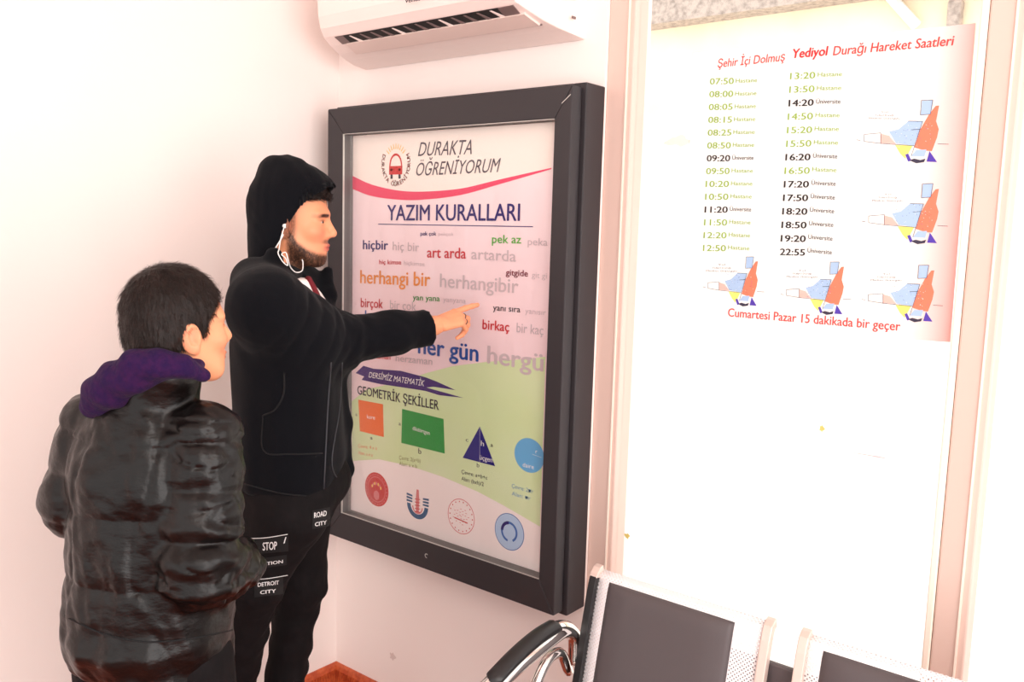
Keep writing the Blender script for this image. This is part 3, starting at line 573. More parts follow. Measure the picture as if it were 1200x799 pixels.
def mesh_sdf(f, lo, hi, h):
    lo = np.array(lo, float); hi = np.array(hi, float); B = 8; nb = np.ceil((hi-lo)/(h*B)).astype(int); n = nb*B
    g = [lo[i]+(np.arange(nb[i])+.5)*B*h for i in range(3)]; Cc = np.stack(np.meshgrid(*g, indexing='ij'), -1).reshape(-1, 3)
    d = f(Cc).reshape(nb); val = np.repeat(np.repeat(np.repeat(np.sign(d)*1., B, 0), B, 1), B, 2)
    act = np.argwhere(np.abs(d) < B*h*.5*1.75*1.25+.012); loc = np.stack(np.meshgrid(*[np.arange(B)]*3, indexing='ij'), -1).reshape(-1, 3)
    for c0 in range(0, len(act), 600):
        idx = (act[c0:c0+600, None, :]*B+loc[None]).reshape(-1, 3); v = f(lo+(idx+.5)*h); val[idx[:, 0], idx[:, 1], idx[:, 2]] = v
    val[0] = val[-1] = 1; val[:, 0] = val[:, -1] = 1; val[:, :, 0] = val[:, :, -1] = 1
    S = val < 0; c = np.zeros(tuple(n-1), int)
    for a in (0, 1):
        for b in (0, 1):
            for e in (0, 1): c += S[a:n[0]-1+a, b:n[1]-1+b, e:n[2]-1+e]
    cells = np.argwhere((c > 0) & (c < 8)); ids = -np.ones(tuple(n-1), int); ids[tuple(cells.T)] = np.arange(len(cells))
    acc = np.zeros((len(cells), 3)); cnt = np.zeros(len(cells)); cor = [(a, b, e) for a in (0, 1) for b in (0, 1) for e in (0, 1)]
    for i in range(8):
        for j in range(i+1, 8):
            p, q = np.array(cor[i]), np.array(cor[j])
            if np.abs(p-q).sum() != 1: continue
            a = val[tuple((cells+p).T)]; b = val[tuple((cells+q).T)]; m_ = (a < 0) != (b < 0); t = a/(a-b+1e-20)
            acc += np.where(m_[:, None], p+(q-p)*np.clip(t, 0, 1)[:, None], 0); cnt += m_
    V = lo+(cells+acc/cnt[:, None]+.5)*h; Fq = []
    for ax in range(3):
        a1, a2 = (ax+1) % 3, (ax+2) % 3; sl0 = [slice(None)]*3; sl1 = [slice(None)]*3; sl0[ax] = slice(0, -1); sl1[ax] = slice(1, None)
        s0, s1 = S[tuple(sl0)], S[tuple(sl1)]; E = np.argwhere(s0 != s1); E = E[(E[:, a1] > 0) & (E[:, a2] > 0) & (E[:, a1] < n[a1]-1) & (E[:, a2] < n[a2]-1)]
        def g_(d1, d2): q = E.copy(); q[:, a1] -= d1; q[:, a2] -= d2; return ids[tuple(q.T)]
        qd = np.stack([g_(1, 1), g_(0, 1), g_(0, 0), g_(1, 0)], 1); ins = s0[tuple(E.T)]
        qd[~ins] = qd[~ins][:, ::-1]; Fq.append(qd)
    Fq = np.vstack(Fq); return V, Fq[(Fq >= 0).all(1)]
def cloth(name, f, lo, hi, h, m, parent, col=None, extra=None):
    V, Q = mesh_sdf(f, lo, hi, h)
    if extra:
        for V2, Q2 in extra: Q = np.vstack([Q, Q2+len(V)]); V = np.vstack([V, V2])
    o = mesh_obj(name, V, Q.tolist(), m, parent, smooth=True, col=col(V) if col else None); return o
def bvh(o):
    off = np.array(wloc(o)); return BVHTree.FromPolygons([tuple(np.array(v.co)+off) for v in o.data.vertices], [tuple(p.vertices) for p in o.data.polygons])
def project(tree, pts, d, lift=.002):     # drop points onto a surface along direction d
    out = []; d = Vector(nrm(d).tolist())
    for p in pts:
        d = Vector(nrm(np.array(p)-CAM).tolist()); h = tree.ray_cast(Vector([float(c) for c in p])-d*.5, d); out.append(np.array(h[0]-d*lift) if h[0] else None)
    return out
# ------------------------------------------------------------ a head in its own frame (metres; origin between the eyes' level and the ears)
def head_fn(young=False):
    parts = [(ell((0, -.014, .035), (.076, .097, .088)), .01), (ell((0, .03, -.03), (.059, .06, .08)), .03), (ell((0, .035, -.078), (.044, .047, .034)), .02),
             (ell((0, .064, -.1), (.021, .02, .018)), .022)]
    for s in (-1, 1):
        parts += [(cap((s*.052, -.002, -.05), (s*.03, .05, -.09), .019, .016), .025), (ell((s*.041, .056, -.026), (.022, .02, .018)), .02), (cap((s*.045, .066, .018), (s*.012, .08, .02), .009, .009), .014)]
    nose = union([cap((0, .082, .008), (0, .1, -.024), .0075, .0095), ell((0, .1, -.03), (.0105, .0105, .009)), ell((.0115, .09, -.034), (.008, .01, .0075)), ell((-.0115, .09, -.034), (.008, .01, .0075))], .007)
    lips = union([ell((0, .0835, -.0605), (.022, .011, .0055)), ell((0, .0815, -.0705), (.019, .011, .0065))], .003)
    def ear(s):
        Mx = np.array(((math.cos(.35), math.sin(.35)*-s*-1, 0), (-math.sin(.35)*-s*-1, math.cos(.35), 0), (0, 0, 1)))
        Mx = np.array(((math.cos(.4), s*math.sin(.4)*-1, 0), (s*math.sin(.4), math.cos(.4), 0), (0, 0, 1)))
        o = ell((s*.083, -.016, -.012), (.0065, .019, .032), Mx); i = ell((s*.0895, -.012, -.008), (.0065, .0115, .02), Mx)
        rim = ell((s*.085, -.004, -.014), (.006, .006, .008))
        lob = ell((s*.078, -.006, -.038), (.006, .009, .01))
        def f(P): return smin(smin(smin(np.maximum(o(P), -i(P)), rim(P), .006), lob(P), .008), ell((s*.074, -.004, -.014), (.008, .014, .024))(P), .008)
        return f
    ears = [ear(-1), ear(1)]
    sock = [ell((s*.031, .094, 0.), (.0175, .018, .0115)) for s in (-1, 1)]
    lids = [(ell((s*.031, .067, -.001), (.0145, .0145, .0125)), s) for s in (-1, 1)]
    nk = .048 if young else .056
    neck = union([cap((0, -.03, -.05), (0, -.045, -.15), nk, nk+.002), cap((0, -.045, -.15), (0, -.05, -.2), nk+.002, nk+.02)], .02)
    def f(P):
        d = parts[0][0](P)
        for g, k in parts[1:]: d = smin(d, g(P), k)
        for g in sock: d = -smin(-d, g(P), .012)
        d = smin(d, nose(P), .009); d = smin(d, lips(P), .005)
        m = cap((-.02, .094, -.0655), (.02, .094, -.0655), .0012)(P); d = np.maximum(d, -m+.0)
        for g, s in lids:
            v = g(P); slit = np.abs(P[:, 2]+.001+.0*P[:, 0])-.0028*np.clip(1-((P[:, 0]-s*.031)/.013)**2, 0, 1); d = smin(d, np.maximum(v, -(slit+.0)), .002)
        d = smin(d, neck(P), .03)
        for e in ears: d = smin(d, e(P), .005)
        return d
    return f
def hand_pts(fr, side, curls, thumb=None, k=1.):
    # fr frame at wrist: y along the hand, z = back of hand, x = thumb side
    fs = []; palm = [cap(fr.W(.02*k, .02*k, 0), fr.W(.026*k, .085*k, 0), .0125*k, .0115*k), cap(fr.W(.006*k, .02*k, 0), fr.W(.008*k, .088*k, .002), .0135*k, .0115*k), cap(fr.W(-.01*k, .02*k, 0), fr.W(-.011*k, .084*k, .001), .013*k, .011*k),
                     cap(fr.W(-.02*k, .02*k, 0), fr.W(-.028*k, .076*k, -.002), .0125*k, .010*k), cap(fr.W(0, -.03*k, 0), fr.W(0, .02*k, 0), .021*k, .021*k)]
    F_ = [((.026, .088, 0), (.045, .026, .022), .0092), ((.008, .091, .002), (.048, .030, .023), .0094), ((-.011, .087, .001), (.045, .028, .022), .009), ((-.028, .079, -.002), (.036, .021, .019), .0079)]
    fingers = []
    for (b, L, r), c in zip(F_, curls):
        p = np.array(b)*k; a = 0.; pts = [(fr.W(*p), r*1.08*k)]; spread = c[3] if len(c) > 3 else 0
        for l, q, rr in zip(L, c[:3], (1., .92, .8)):
            a += math.radians(q); p = p+l*k*np.array((math.sin(spread)*math.cos(a), math.cos(a)*math.cos(spread), -math.sin(a))); pts.append((fr.W(*p), r*rr*k))
        fingers.append(chain(pts, .004*k))
    th = thumb or [((.022, .018, -.006), .0145), ((.046, .045, -.016), .0125), ((.05, .078, -.02), .0108), ((.044, .103, -.024), .0092)]
    fingers.append(chain([(fr.W(*(np.array(p)*k)), r*k) for p, r in th], .006))
    pf = union(palm, .012*k)
    def f(P):
        fd = fingers[0](P)
        for g in fingers[1:]: fd = smin(fd, g(P), .0022)
        return smin(pf(P), fd, .007*k)
    return f
def bbox(pts, pad):
    A = np.array(pts, float); return A.min(0)-pad, A.max(0)+pad
SK = srgb(240, 160, 120)
M['skin'] = vcol(mat('skin', SK, .5, spec=.35, bump=(220, .15, .0006), sss=.12))
M['eye'] = mat('eyeball', srgb(196, 172, 160), .35); M['iris'] = mat('iris_brown', srgb(50, 28, 18), .15)
M['hair'] = mat('dark_brown_hair', srgb(25, 14, 10), .5, spec=.3, bump=(160, .9, .004, (1, 1, .25)), var=(60, srgb(36, 21, 16), .4, .75))
M['hoodie'] = mat('navy_black_fleece', srgb(11, 12, 17), .95, spec=.12, bump=(320, .5, .0015), sheen=.04)
M['jeans'] = mat('black_denim', srgb(13, 9, 11), .85, spec=.2, bump=(90, .5, .002, (1, 1, .4)), var=(30, srgb(20, 15, 17), .45, .75))
M['tee'] = mat('white_shirt', srgb(245, 238, 236), .9, bump=(40, .4, .003)); M['scarf'] = mat('maroon_knit', srgb(112, 22, 34), .9, bump=(120, .5, .003))
M['jacket'] = mat('black_brown_nylon_jacket', srgb(8, 5, 5), .34, spec=.3, bump=(20, .55, .007, (1, 1, 1.8)), var=(9, srgb(17, 11, 10), .4, .7))
M['purple_f'] = mat('purple_fleece', srgb(38, 20, 60), .95, spec=.1, bump=(120, .7, .004), var=(90, srgb(56, 24, 64), .35, .75), sheen=.03)
M['ribbed'] = mat('dark_ribbing', srgb(24, 20, 22), .8, bump=(160, .6, .002)); M['rubber'] = mat('black_rubber', srgb(18, 17, 18), .6)
M['zip'] = mat('zip_metal', srgb(52, 52, 58), .5, metal=.3); M['seam'] = mat('dark_seam', srgb(9, 9, 12), .9); M['patch'] = mat('patch_fabric', srgb(12, 10, 12), .9)
M['print'] = mat('white_patch_print', srgb(225, 222, 222), .8); M['wire'] = mat('white_cable', srgb(240, 238, 236), .4); M['ring'] = mat('dark_ring', srgb(70, 60, 60), .3, metal=.9)
def add_head(fr, root, young, beard, extraV):
    hf = head_fn(young); f = fr.wrap(hf); c = [fr.W(x, y, z) for x in (-.1, .1) for y in (-.125, .12) for z in (-.24, .135)]
    lo, hi = bbox(c, .005); V, Q = mesh_sdf(f, lo, hi, .0026 if beard else .003); return V, Q
def skin_col(fr, beard):
    def col(V):
        q = fr.L(V); base = np.tile(np.array(SK), (len(V), 1)); x, y, z = q.T; near = (np.abs(x) < .12) & (y > -.14) & (y < .13) & (z > -.26) & (z < .14)
        def mixc(m, c): m = np.clip(m, 0, 1)[:, None]*near[:, None]; return base*(1-m)+np.array(c)*m
        base = mixc(.35*np.exp(-(((np.abs(x)-.045)/.022)**2+((y-.07)/.03)**2+((z+.03)/.025)**2)), srgb(226, 112, 92))
        base = mixc(1.0*np.exp(-((x/.022)**4+((y-.088)/.014)**4+((z+.0655)/.0105)**4)), srgb(190, 92, 82))
        base = mixc(.3*np.exp(-(((np.abs(x)-.084)/.01)**2+((z+.012)/.03)**2)), srgb(225, 110, 92))
        n = wob(q, 500, 3)*.5+wob(q, 230, 7)*.5
        br = np.exp(-((np.abs(np.abs(x)-.032)/.021)**4+((z-.0165+.0*x+.12*np.maximum(np.abs(x)-.035, 0))/.0052)**4))*(y > .05)
        base = mixc(br*(1.1+.4*n), srgb(42, 24, 18)); base = mixc(.85*np.exp(-(((np.abs(x)-.032)/.0135)**4+((z-.0035)/.0022)**2))*(y > .055), srgb(50, 28, 22))
        if beard:
            zb = np.interp(y, [-.02, 0, .02, .045, .07, .09], [.01, -.012, -.05, -.068, -.077, -.08]); jaw = np.clip((zb-z)/.012, 0, 1)*np.clip((z+.155)/.03, 0, 1)*np.clip((y+.012)/.014, 0, 1)
            side = np.exp(-(((y-.0)/.016)**4))*np.clip((z+.06)/.02, 0, 1)*np.clip((.03-z)/.02, 0, 1)*(np.abs(x) > .05)
            must = np.exp(-((x/.031)**4+((z+.051)/.0055)**4))*(y > .06)
            clear = np.exp(-((x/.026)**4+((z+.066)/.0095)**4))*(y > .06)
            cheek = np.clip((z+.045)/.012, 0, 1)*np.clip((y-.03)/.02, 0, 1)*(np.abs(x) > .012)
            bm_ = np.clip(np.maximum(np.maximum(jaw*(1-.9*clear), side*.8), must*.8)*(.88+.35*n), 0, .94); base = mixc(bm_, srgb(26, 14, 11))
        return base
    return col
def eyes(fr, root, body):
    for s in (-1, 1):
        for nm, c, r, m in (('eyeball', (s*.031, .0665, -.001), .0128, M['eye']), ('iris', (s*.0315, .0752, -.001), .0058, M['iris'])):
            bm = bmesh.new(); bmesh.ops.create_uvsphere(bm, u_segments=16, v_segments=10, radius=r*fr.k); V = np.array([v.co[:] for v in bm.verts])+fr.W(*c); Fc = [[v.index for v in f.verts] for f in bm.faces]; bm.free()
            o = mesh_obj(nm, V, Fc, m, body, smooth=True)
def strands(name, tree_o, root, m, n, length, wd, keep, flow, seed=1, lift=.0):
    rs = np.random.RandomState(seed); me = tree_o.data; off = np.array(wloc(tree_o)); P = np.array([v.co[:] for v in me.vertices])+off; N = np.array([v.normal[:] for v in me.vertices])
    idx = np.where(keep(P, N))[0]; idx = idx[rs.randint(0, len(idx), n)]; V = []; Fc = []
    for i in idx:
        p = P[i]+rs.randn(3)*.001; nn = N[i]; t = flow(p, nn)+rs.randn(3)*.22; t -= nn*(t@nn); t /= np.linalg.norm(t)+1e-9; s = np.cross(t, nn)*wd; L = length*rs.uniform(.6, 1.3); b = len(V)
        a = p+nn*lift; V += [a-s, a+s, a+t*L*.55+nn*L*.1+s*.8, a+t*L*.55+nn*L*.1-s*.8, a+t*L+nn*L*.04]; Fc += [(b, b+1, b+2, b+3), (b+3, b+2, b+4)]
    o = mesh_obj(name, V, Fc, m, root); o['kind'] = 'stuff'; return o
def shoe(foot, az, k, root):
    fr = Frame(foot, az, k=k); f = fr.wrap(union([cap((0, -.06, .05), (0, .0, .06), .042, .044), cap((0, .0, .05), (0, .13, .035), .042, .034), cap((0, -.05, .06), (0, -.04, .1), .042, .042)], .04))
    g = lambda P: np.maximum(f(P), -(P[:, 2]-.022)); lo, hi = bbox([fr.W(-.06, -.12, 0), fr.W(.06, .19, .16), fr.W(-.06, .19, .16), fr.W(.06, -.12, 0)], .01)
    o = cloth('shoe', g, lo, hi, .006, M['rubber'], root)
    pts = [(math.cos(t)*.047, .035+math.sin(t)*.13) for t in np.linspace(0, 2*math.pi, 22, endpoint=False)]
    MB().prism([fr.W(x, y, .0) for x, y in pts], (0, 0, .024), M['print']).build('sole', o)
# ------------------------------------------------------------ the young man in the hooded jacket
HD = Frame(J(345, 258, 2.2), 43, -2, 0, .96)
mo = J(341, 560, 2.2); TQ = Frame((mo[0], mo[1], 0), 44)
footR = (CAM+ray(252, 955)*(-CAM[2]/ray(252, 955)[2])); footL = (CAM+ray(318, 948)*(-CAM[2]/ray(318, 948)[2]))
base = (footR+footL)/2
man = empty('person', (base[0], base[1], 0), 'bearded young man in black hooded jacket pointing at the wall poster', 'person')
shR, shL = TQ.W(.165, -.02, 1.432), TQ.W(-.165, -.01, 1.44)
elR = J(402, 400, 2.17); TIP = at(560.5, 356.5, YF-.004)
wrR = J(511, 381, 2.315)
elL, wrL = TQ.W(-.212, -.05, 1.18), TQ.W(-.12, -.01, 1.1)
hipR, hipL = TQ.W(.09, 0, .93), TQ.W(-.09, .0, .93)
knR, knL = J(299, 690, 2.14), J(352, 690, 2.36)
anR, anL = footR+(0, 0, .1), footL+(0, 0, .1)
# pointing hand
hy = nrm(TIP-wrR); tocam = nrm(CAM-wrR)
for _ in range(4):
    bk = tocam*.62+np.array((0, 0, .78)); hz = nrm(bk-hy*(bk@hy)); hx = np.cross(hy, hz); hx = hx if hx[2] > 0 else -hx; hy = nrm(TIP-wrR-hx*.022)
HF = Frame((0, 0, 0), 0); HF.o = wrR; HF.M = np.array((hx if hx[2] > 0 else -hx, hy, hz)); HF.k = 1.
hk = .86
HR = hand_pts(HF, 1, [(0, 5, 3, .04), (38, 50, 28, .0), (50, 58, 34, -.02), (60, 62, 36, -.08)], thumb=[((.02, .02, -.008), .0145), ((.036, .05, -.024), .0125), ((.03, .08, -.032), .0105), ((.016, .1, -.034), .009)], k=hk)
Vh, Qh = mesh_sdf(HR, *bbox([HF.W(x, y, z) for x in (-.05, .06) for y in (-.05, .2) for z in (-.09, .03)], .01), .0016)
LH = Frame(wrL, -46); HL = hand_pts(LH, -1, [(30, 35, 30)]*4, k=.65)
bodyf = union([chain([(TQ.W(0, -.01, .95), .095), (TQ.W(0, -.01, 1.15), .09), (TQ.W(0, -.02, 1.34), .085), (HD.W(0, -.045, -.15), .056)], .06), chain([(TQ.W(-.12, -.02, 1.42), .06), (TQ.W(.12, -.02, 1.42), .06)], .05),
               chain([(shR, .055), (elR, .042), (wrR, .027)], .02), chain([(shL, .05), (elL, .034), (wrL, .025)], .02), HL,
               chain([(hipR, .07), (knR, .04), (anR, .03), (footR+(0, 0, .05), .03)], .03), chain([(hipL, .07), (knL, .04), (anL, .03), (footL+(0, 0, .05), .03)], .03)], .03)
Vb, Qb = mesh_sdf(bodyf, *bbox([footR, footL, shR, shL, elR, wrR, wrL, HD.o], .16), .012)
Vd, Qd = add_head(HD, man, False, True, None)
V_ = np.vstack([Vd, Vh, Vb]); Q_ = np.vstack([Qd, Qh+len(Vd), Qb+len(Vd)+len(Vh)])
mbody = mesh_obj('body', V_, Q_.tolist(), M['skin'], man, smooth=True, col=skin_col(HD, True)(V_)); eyes(HD, man, mbody)
for bx, by, bz, cu, rr in ((.008, .091, .002, 38, .0104), (-.011, .087, .001, 50, .0100)):
    dv = np.array((0, math.cos(math.radians(cu)), -math.sin(math.radians(cu)))); p_ = np.array((bx, by, bz))*hk
    MB().tube([HF.W(*(p_+dv*.019)), HF.W(*(p_+dv*.0225))], rr*hk+.0006, M['ring'], 16).build('ring', mbody, True)
# beard and fringe hair of short strands
hdinv = HD
M['beard'] = mat('beard_hair', srgb(26, 15, 12), .6)
strands('beard', mbody, man, M['beard'], 2600, .005, .0003, lambda P, N: (lambda q: (q[:, 2] > -.14) & (q[:, 2] < -.03) & (q[:, 1] > -.005) & (np.abs(q[:, 0]) < .09) & (q[:, 2] < np.interp(q[:, 1], [-.02, 0, .02, .045, .07, .09], [.01, -.02, -.056, -.074, -.084, -.087])) & ~((np.abs(q[:, 0]) < .024) & (np.abs(q[:, 2]+.066) < .009)))(HD.L(P)),
        lambda p, n: np.array((0, 0, -1.))+HD.M[1]*.3, 3)
hairf = HD.wrap(lambda q: np.maximum(ell((0, -.012, .038), (.081, .103, .093))(q)-.002*wob(q, 160), .045-q[:, 2]+.2*np.maximum(0, q[:, 1]-.0)))
mh = cloth('hair', hairf, *bbox([HD.W(x, y, z) for x in (-.1, .1) for y in (-.13, .12) for z in (-.05, .15)], 0), .004, M['hair'], man)
strands('hair_strands', mh, man, M['hair'], 1500, .028, .0008, lambda P, N: HD.L(P)[:, 1] > .03, lambda p, n: HD.M[1]*1.0+np.array((0, 0, .1)), 5, .001)
# hood: shell cut by a slanted opening
def hoodf(q):
    n = .003*wob(q, 28, 2)+.002*wob(q, 60, 9)
    out = smin(ell((0, -.014, .047), (.092, .108, .112))(q), ell((0, -.035, -.06), (.09, .082, .10))(q), .05); out = smin(out, ell((0, -.045, .135), (.03, .04, .02))(q), .04)
    out = smin(out, ell((0, .045, .075), (.07, .06, .05))(q), .03)
    out = smin(out, ell((0, -.04, -.14), (.105, .082, .045))(q), .04)+n
    inn = smin(ell((0, -.006, .042), (.085, .101, .103))(q), ell((0, -.022, -.07), (.076, .078, .10))(q), .04)
    inn = smin(inn, ell((0, .05, .07), (.063, .06, .043))(q), .03)
    d = np.maximum(out, -inn); z = q[:, 2]; y = q[:, 1]
    ye = np.interp(z, [-.2, -.15, -.12, -.07, -.04, -.005, .03, .055, .075, .11], [.0, -.02, -.04, -.03, -.014, .004, .026, .054, .078, .12]); ye = ye+.25*np.clip(.045-np.abs(q[:, 0]), 0, .05)*(z > .02)
    return -smin(-d, -(y-ye), .006)
hood = cloth('hood', HD.wrap(hoodf), *bbox([HD.W(x, y, z) for x in (-.13, .13) for y in (-.17, .13) for z in (-.21, .18)], 0), .004, M['hoodie'], man)
# hooded jacket
tor = TQ.wrap(loft([(.985, .178, .128, .0), (1.05, .182, .135, .0), (1.2, .175, .132, -.005), (1.34, .188, .13, -.01), (1.42, .18, .112, -.015), (1.465, .13, .085, -.025), (1.505, .075, .06, -.03)], .03))
slR = chain([(shR, .079), ((shR+elR)/2+(0, 0, -.014), .066), (elR, .059), ((elR+wrR)/2, .053), (wrR-hy*.02, .0465)], .03); slL = chain([(shL, .08), (elL, .062), (wrL, .05)], .03)
trap = union([cap(shR+(0, 0, .005), TQ.W(.05, -.065, 1.48), .068, .052), cap(shR+TQ.M[1]*-.02+(0, 0, .008), TQ.W(.03, -.08, 1.488), .064, .056), cap(shL+(0, 0, .005), TQ.W(-.05, -.045, 1.485), .07, .055)], .03)
lapel = union([chain([(J(321, 300, 2.1), .02), (J(332, 333, 2.07), .017), (J(350, 360, 2.06), .013), (J(368, 388, 2.07), .01)], .02), chain([(J(384, 318, 2.3), .013), (J(386, 345, 2.27), .016), (J(385, 385, 2.2), .016)], .02)], .01)
axR = nrm(elR-shR); axR2 = nrm(wrR-elR)
flap = chain([(TQ.W(-.04, .11, 1.3), .012), (TQ.W(-.06, .125, 1.12), .016), (TQ.W(-.05, .135, 1.0), .012), (TQ.W(-.05, .132, .955), .006)], .03)
def hoodief(P):
    q = TQ.L(P); d = smin(tor(P)-.004*wob(q*(1, 1, .5), 22, 1), slL(P), .04)
    t = (P-shR)@axR; t2 = (P-elR)@axR2
    s = slR(P)-.0075*(np.abs(np.sin(t*72+1.3*wob(P, 12, 5)))**.5-.65)*np.clip((t+.03)/.05, 0, 1)*np.clip((.27-t)/.08, 0, 1)-.004*wob(P, 22, 9)-.0022*wob(P, 50, 4)-.003*np.sin(t2*110+2*wob(P, 20, 3))*np.clip(1-np.abs(t2-.02)/.09, 0, 1)
    d = smin(d, trap(P), .04); d = smin(d, flap(P), .03)
    vc = np.maximum(np.abs(q[:, 0]-.025)-.012-.55*np.clip(q[:, 2]-1.355, 0, .3), -(q[:, 1]-.02)); vc = np.maximum(vc, 1.35-q[:, 2]); d = np.maximum(d, -vc); d = smin(d, s, .065); d = smin(d, lapel(P)-.002*wob(P, 50, 2), .018)
    cut = (P-(wrR-axR2*.026))@axR2; d = np.maximum(d, cut)
    inn = cap(wrR-axR2*.06, wrR+axR2*.05, .036, .040)(P); d = np.maximum(d, -inn)
    return d
hj = cloth('hooded_jacket', hoodief, *bbox([TQ.W(x, y, z) for x in (-.32, .3) for y in (-.2, .24) for z in (.93, 1.56)]+[elR, wrR], .1), .0052, M['hoodie'], man)
teef = TQ.wrap(loft([(.93, .16, .11, .005), (1.2, .155, .11, 0), (1.31, .12, .09, -.005), (1.33, .1, .08, 0)], .03))
cloth('white_undershirt', teef, *bbox([TQ.W(x, y, z) for x in (-.2, .2) for y in (-.16, .16) for z in (.9, 1.55)], 0), .008, M['tee'], man)
tr = bvh(hj)
# visible shirt front and maroon collar beneath the chin
sf = TQ.wrap(loft([(1.28, .1, .118, 0), (1.36, .11, .112, 0), (1.42, .1, .098, 0), (1.46, .08, .078, -.005), (1.48, .066, .066, -.01), (1.495, .06, .06, -.012)], .012))
shf = cloth('shirt_front', sf, *bbox([TQ.W(-.12, -.12, 1.27), TQ.W(.12, .13, 1.5), TQ.W(.12, -.12, 1.3), TQ.W(-.12, .13, 1.3)], .01), .005, M['tee'], man)
def lay(pts, d, r, m, name, parent, tree, n=6, lift=.0015):
    P = [p for p in project(tree, spline(pts, 7), d, lift) if p is not None]
    if len(P) > 2: MB().tube(P, r, m, n).build(name, parent, True)
vd = F.copy(); ts = bvh(shf)
lay([J(350, 308, 2.1), J(357, 320, 2.1), J(364, 332, 2.1), J(371, 346, 2.1), J(376, 360, 2.1)], vd, .0085, M['scarf'], 'maroon_collar', man, ts, 8, .0)
lay([J(388, 425, 2.1), J(384, 480, 2.1), J(381, 540, 2.1), J(379, 578, 2.1)], vd, .0022, M['zip'], 'zip', hj, tr); lay([J(401, 425, 2.2), J(398, 480, 2.2), J(389, 545, 2.2), J(406, 572, 2.2)], vd, .0018, M['zip'], 'zip', hj, tr)
lay([J(333, 437, 2.1), J(332, 462, 2.1), J(322, 480, 2.1), J(308, 487, 2.1)], vd, .0022, M['seam'], 'pocket_seam', hj, tr, lift=.001); lay([J(308, 487, 2.1), J(309, 528, 2.1), J(340, 532, 2.1), J(378, 531, 2.1)], vd, .0018, M['seam'], 'pocket_seam', hj, tr, lift=.001)
lay([J(283, 566, 2.1), J(330, 578, 2.1), J(377, 582, 2.1)], vd, .0018, M['seam'], 'hem_seam', hj, tr, lift=.001)
# jeans
def jeansf(P):
    d = smin(chain([(hipR, .105), (knR+(0, 0, .02), .062), (anR+(0, 0, .02), .05)], .05)(P), chain([(hipL, .1), (knL+(0, 0, .02), .061), (anL+(0, 0, .02), .05)], .05)(P), .014)
    d = smin(d, ell(TQ.W(0, 0, .99), (.15, .15, .10))(P), .05); z = P[:, 2]
    fold = np.clip((.95-z)/.2, 0, 1); return d-.0035*np.sin(z*80+2.5*wob(P, 12, 6))*fold*np.clip(.3+wob(P, 16, 2), 0, 1)-.002*wob(P, 45, 8)
jn = cloth('ripped_jeans', jeansf, *bbox([hipR, hipL, knR, knL, anR, anL, TQ.W(0, 0, 1.06)], .13), .0065, M['jeans'], man); tj = bvh(jn)
for ft, n_ in ((footR, 1), (footL, 2)): shoe(ft, 48, 1.0, man)
def patch(px0, py0, px1, py1, D, parent, tree, rows, slope=0.):
    nx, ny = 12, 8; G = [J(px0+(px1-px0)*i/nx, py0+(py1-py0)*j/ny+slope*i/nx, D) for j in range(ny+1) for i in range(nx+1)]; Pq = project(tree, G, vd, .0025)
    if sum(p is None for p in Pq): Fc = [q for q in ((j*(nx+1)+i, j*(nx+1)+i+1, (j+1)*(nx+1)+i+1, (j+1)*(nx+1)+i) for j in range(ny) for i in range(nx)) if all(Pq[k] is not None for k in q)]
    else: Fc = [(j*(nx+1)+i, j*(nx+1)+i+1, (j+1)*(nx+1)+i+1, (j+1)*(nx+1)+i) for j in range(ny) for i in range(nx)]
    if not Fc: return
    Pq = [p if p is not None else np.array(wloc(parent)) for p in Pq]; o = mesh_obj('fabric_patch', Pq, Fc, M['patch'], parent, smooth=True)
    for s, fx0, fx1, fy, hh in rows:
        V, Fc = text_mesh(s, .03); x0, x1 = V[:, 0].min(), V[:, 0].max(); t = (V[:, 0]-x0)/(x1-x0); u = fx0+(fx1-fx0)*t
        X = px0+(px1-px0)*u; Y = py0+(py1-py0)*fy-V[:, 1]/CAPH*hh+slope*u; Pw = project(tree, [J(a, b, D) for a, b in zip(X, Y)], vd, .004)
        if any(p is None for p in Pw):
            Fc = [f for f in Fc if all(Pw[k] is not None for k in f)]; Pw = [p if p is not None else np.array(wloc(parent)) for p in Pw]
        if Fc: mesh_obj('patch_lettering', Pw, Fc, M['print'], o)
patch(290, 632, 338, 650, 2.05, jn, tj, [('T', .08, .16, .72, 9), ('STOP', .37, .72, .8, 9), ('/', .88, .95, .45, 7)], -4)
patch(292, 656, 336, 668, 2.05, jn, tj, [('CAUTION', .1, .9, .75, 3.6)], -6); patch(298, 680, 332, 700, 2.05, jn, tj, [('DETROIT', .12, .85, .4, 4.5), ('CITY', .2, .75, .85, 4)], -4)
patch(366, 598, 387, 620, 2.3, jn, tj, [('ROAD', .1, .8, .42, 6), ('CITY', .15, .8, .88, 4.5)], -4)
for a, b in ((632, 650), (680, 700)):
    lay([J(290, a-1, 2.05), J(312, a-2, 2.05), J(337, a-6, 2.05)], vd, .0009, M['print'], 'frayed_edge', jn, tj, 5, .003)
# earphones
rc = MB().tube(spline([HD.W(.083, -.005, -.012), HD.W(.088, -.012, -.04), HD.W(.09, -.03, -.075), HD.W(.088, -.035, -.09)], 6), .0016, M['wire'], 6)
rc.build('earphone_cable', man, True)
e2 = [J(327, 292, 2.06), J(326, 297, 2.05), J(331, 306, 2.05), J(337, 311, 2.05), J(335, 303, 2.06), J(330, 298, 2.06), J(335, 296, 2.06), J(338, 306, 2.06), J(341, 314, 2.08), J(347, 319, 2.1), J(354, 317, 2.12), J(355, 308, 2.13), J(354, 304, 2.13)]
MB().tube(spline([J(333, 266, 2.1), J(329, 280, 2.08)]+e2, 6), .0014, M['wire'], 6).build('earphone_cable', man, True)
MB().tube([HD.W(.083, -.01, -.016), HD.W(.092, -.006, -.016)], [.007, .005], M['wire'], 10).build('earphone', man, True)
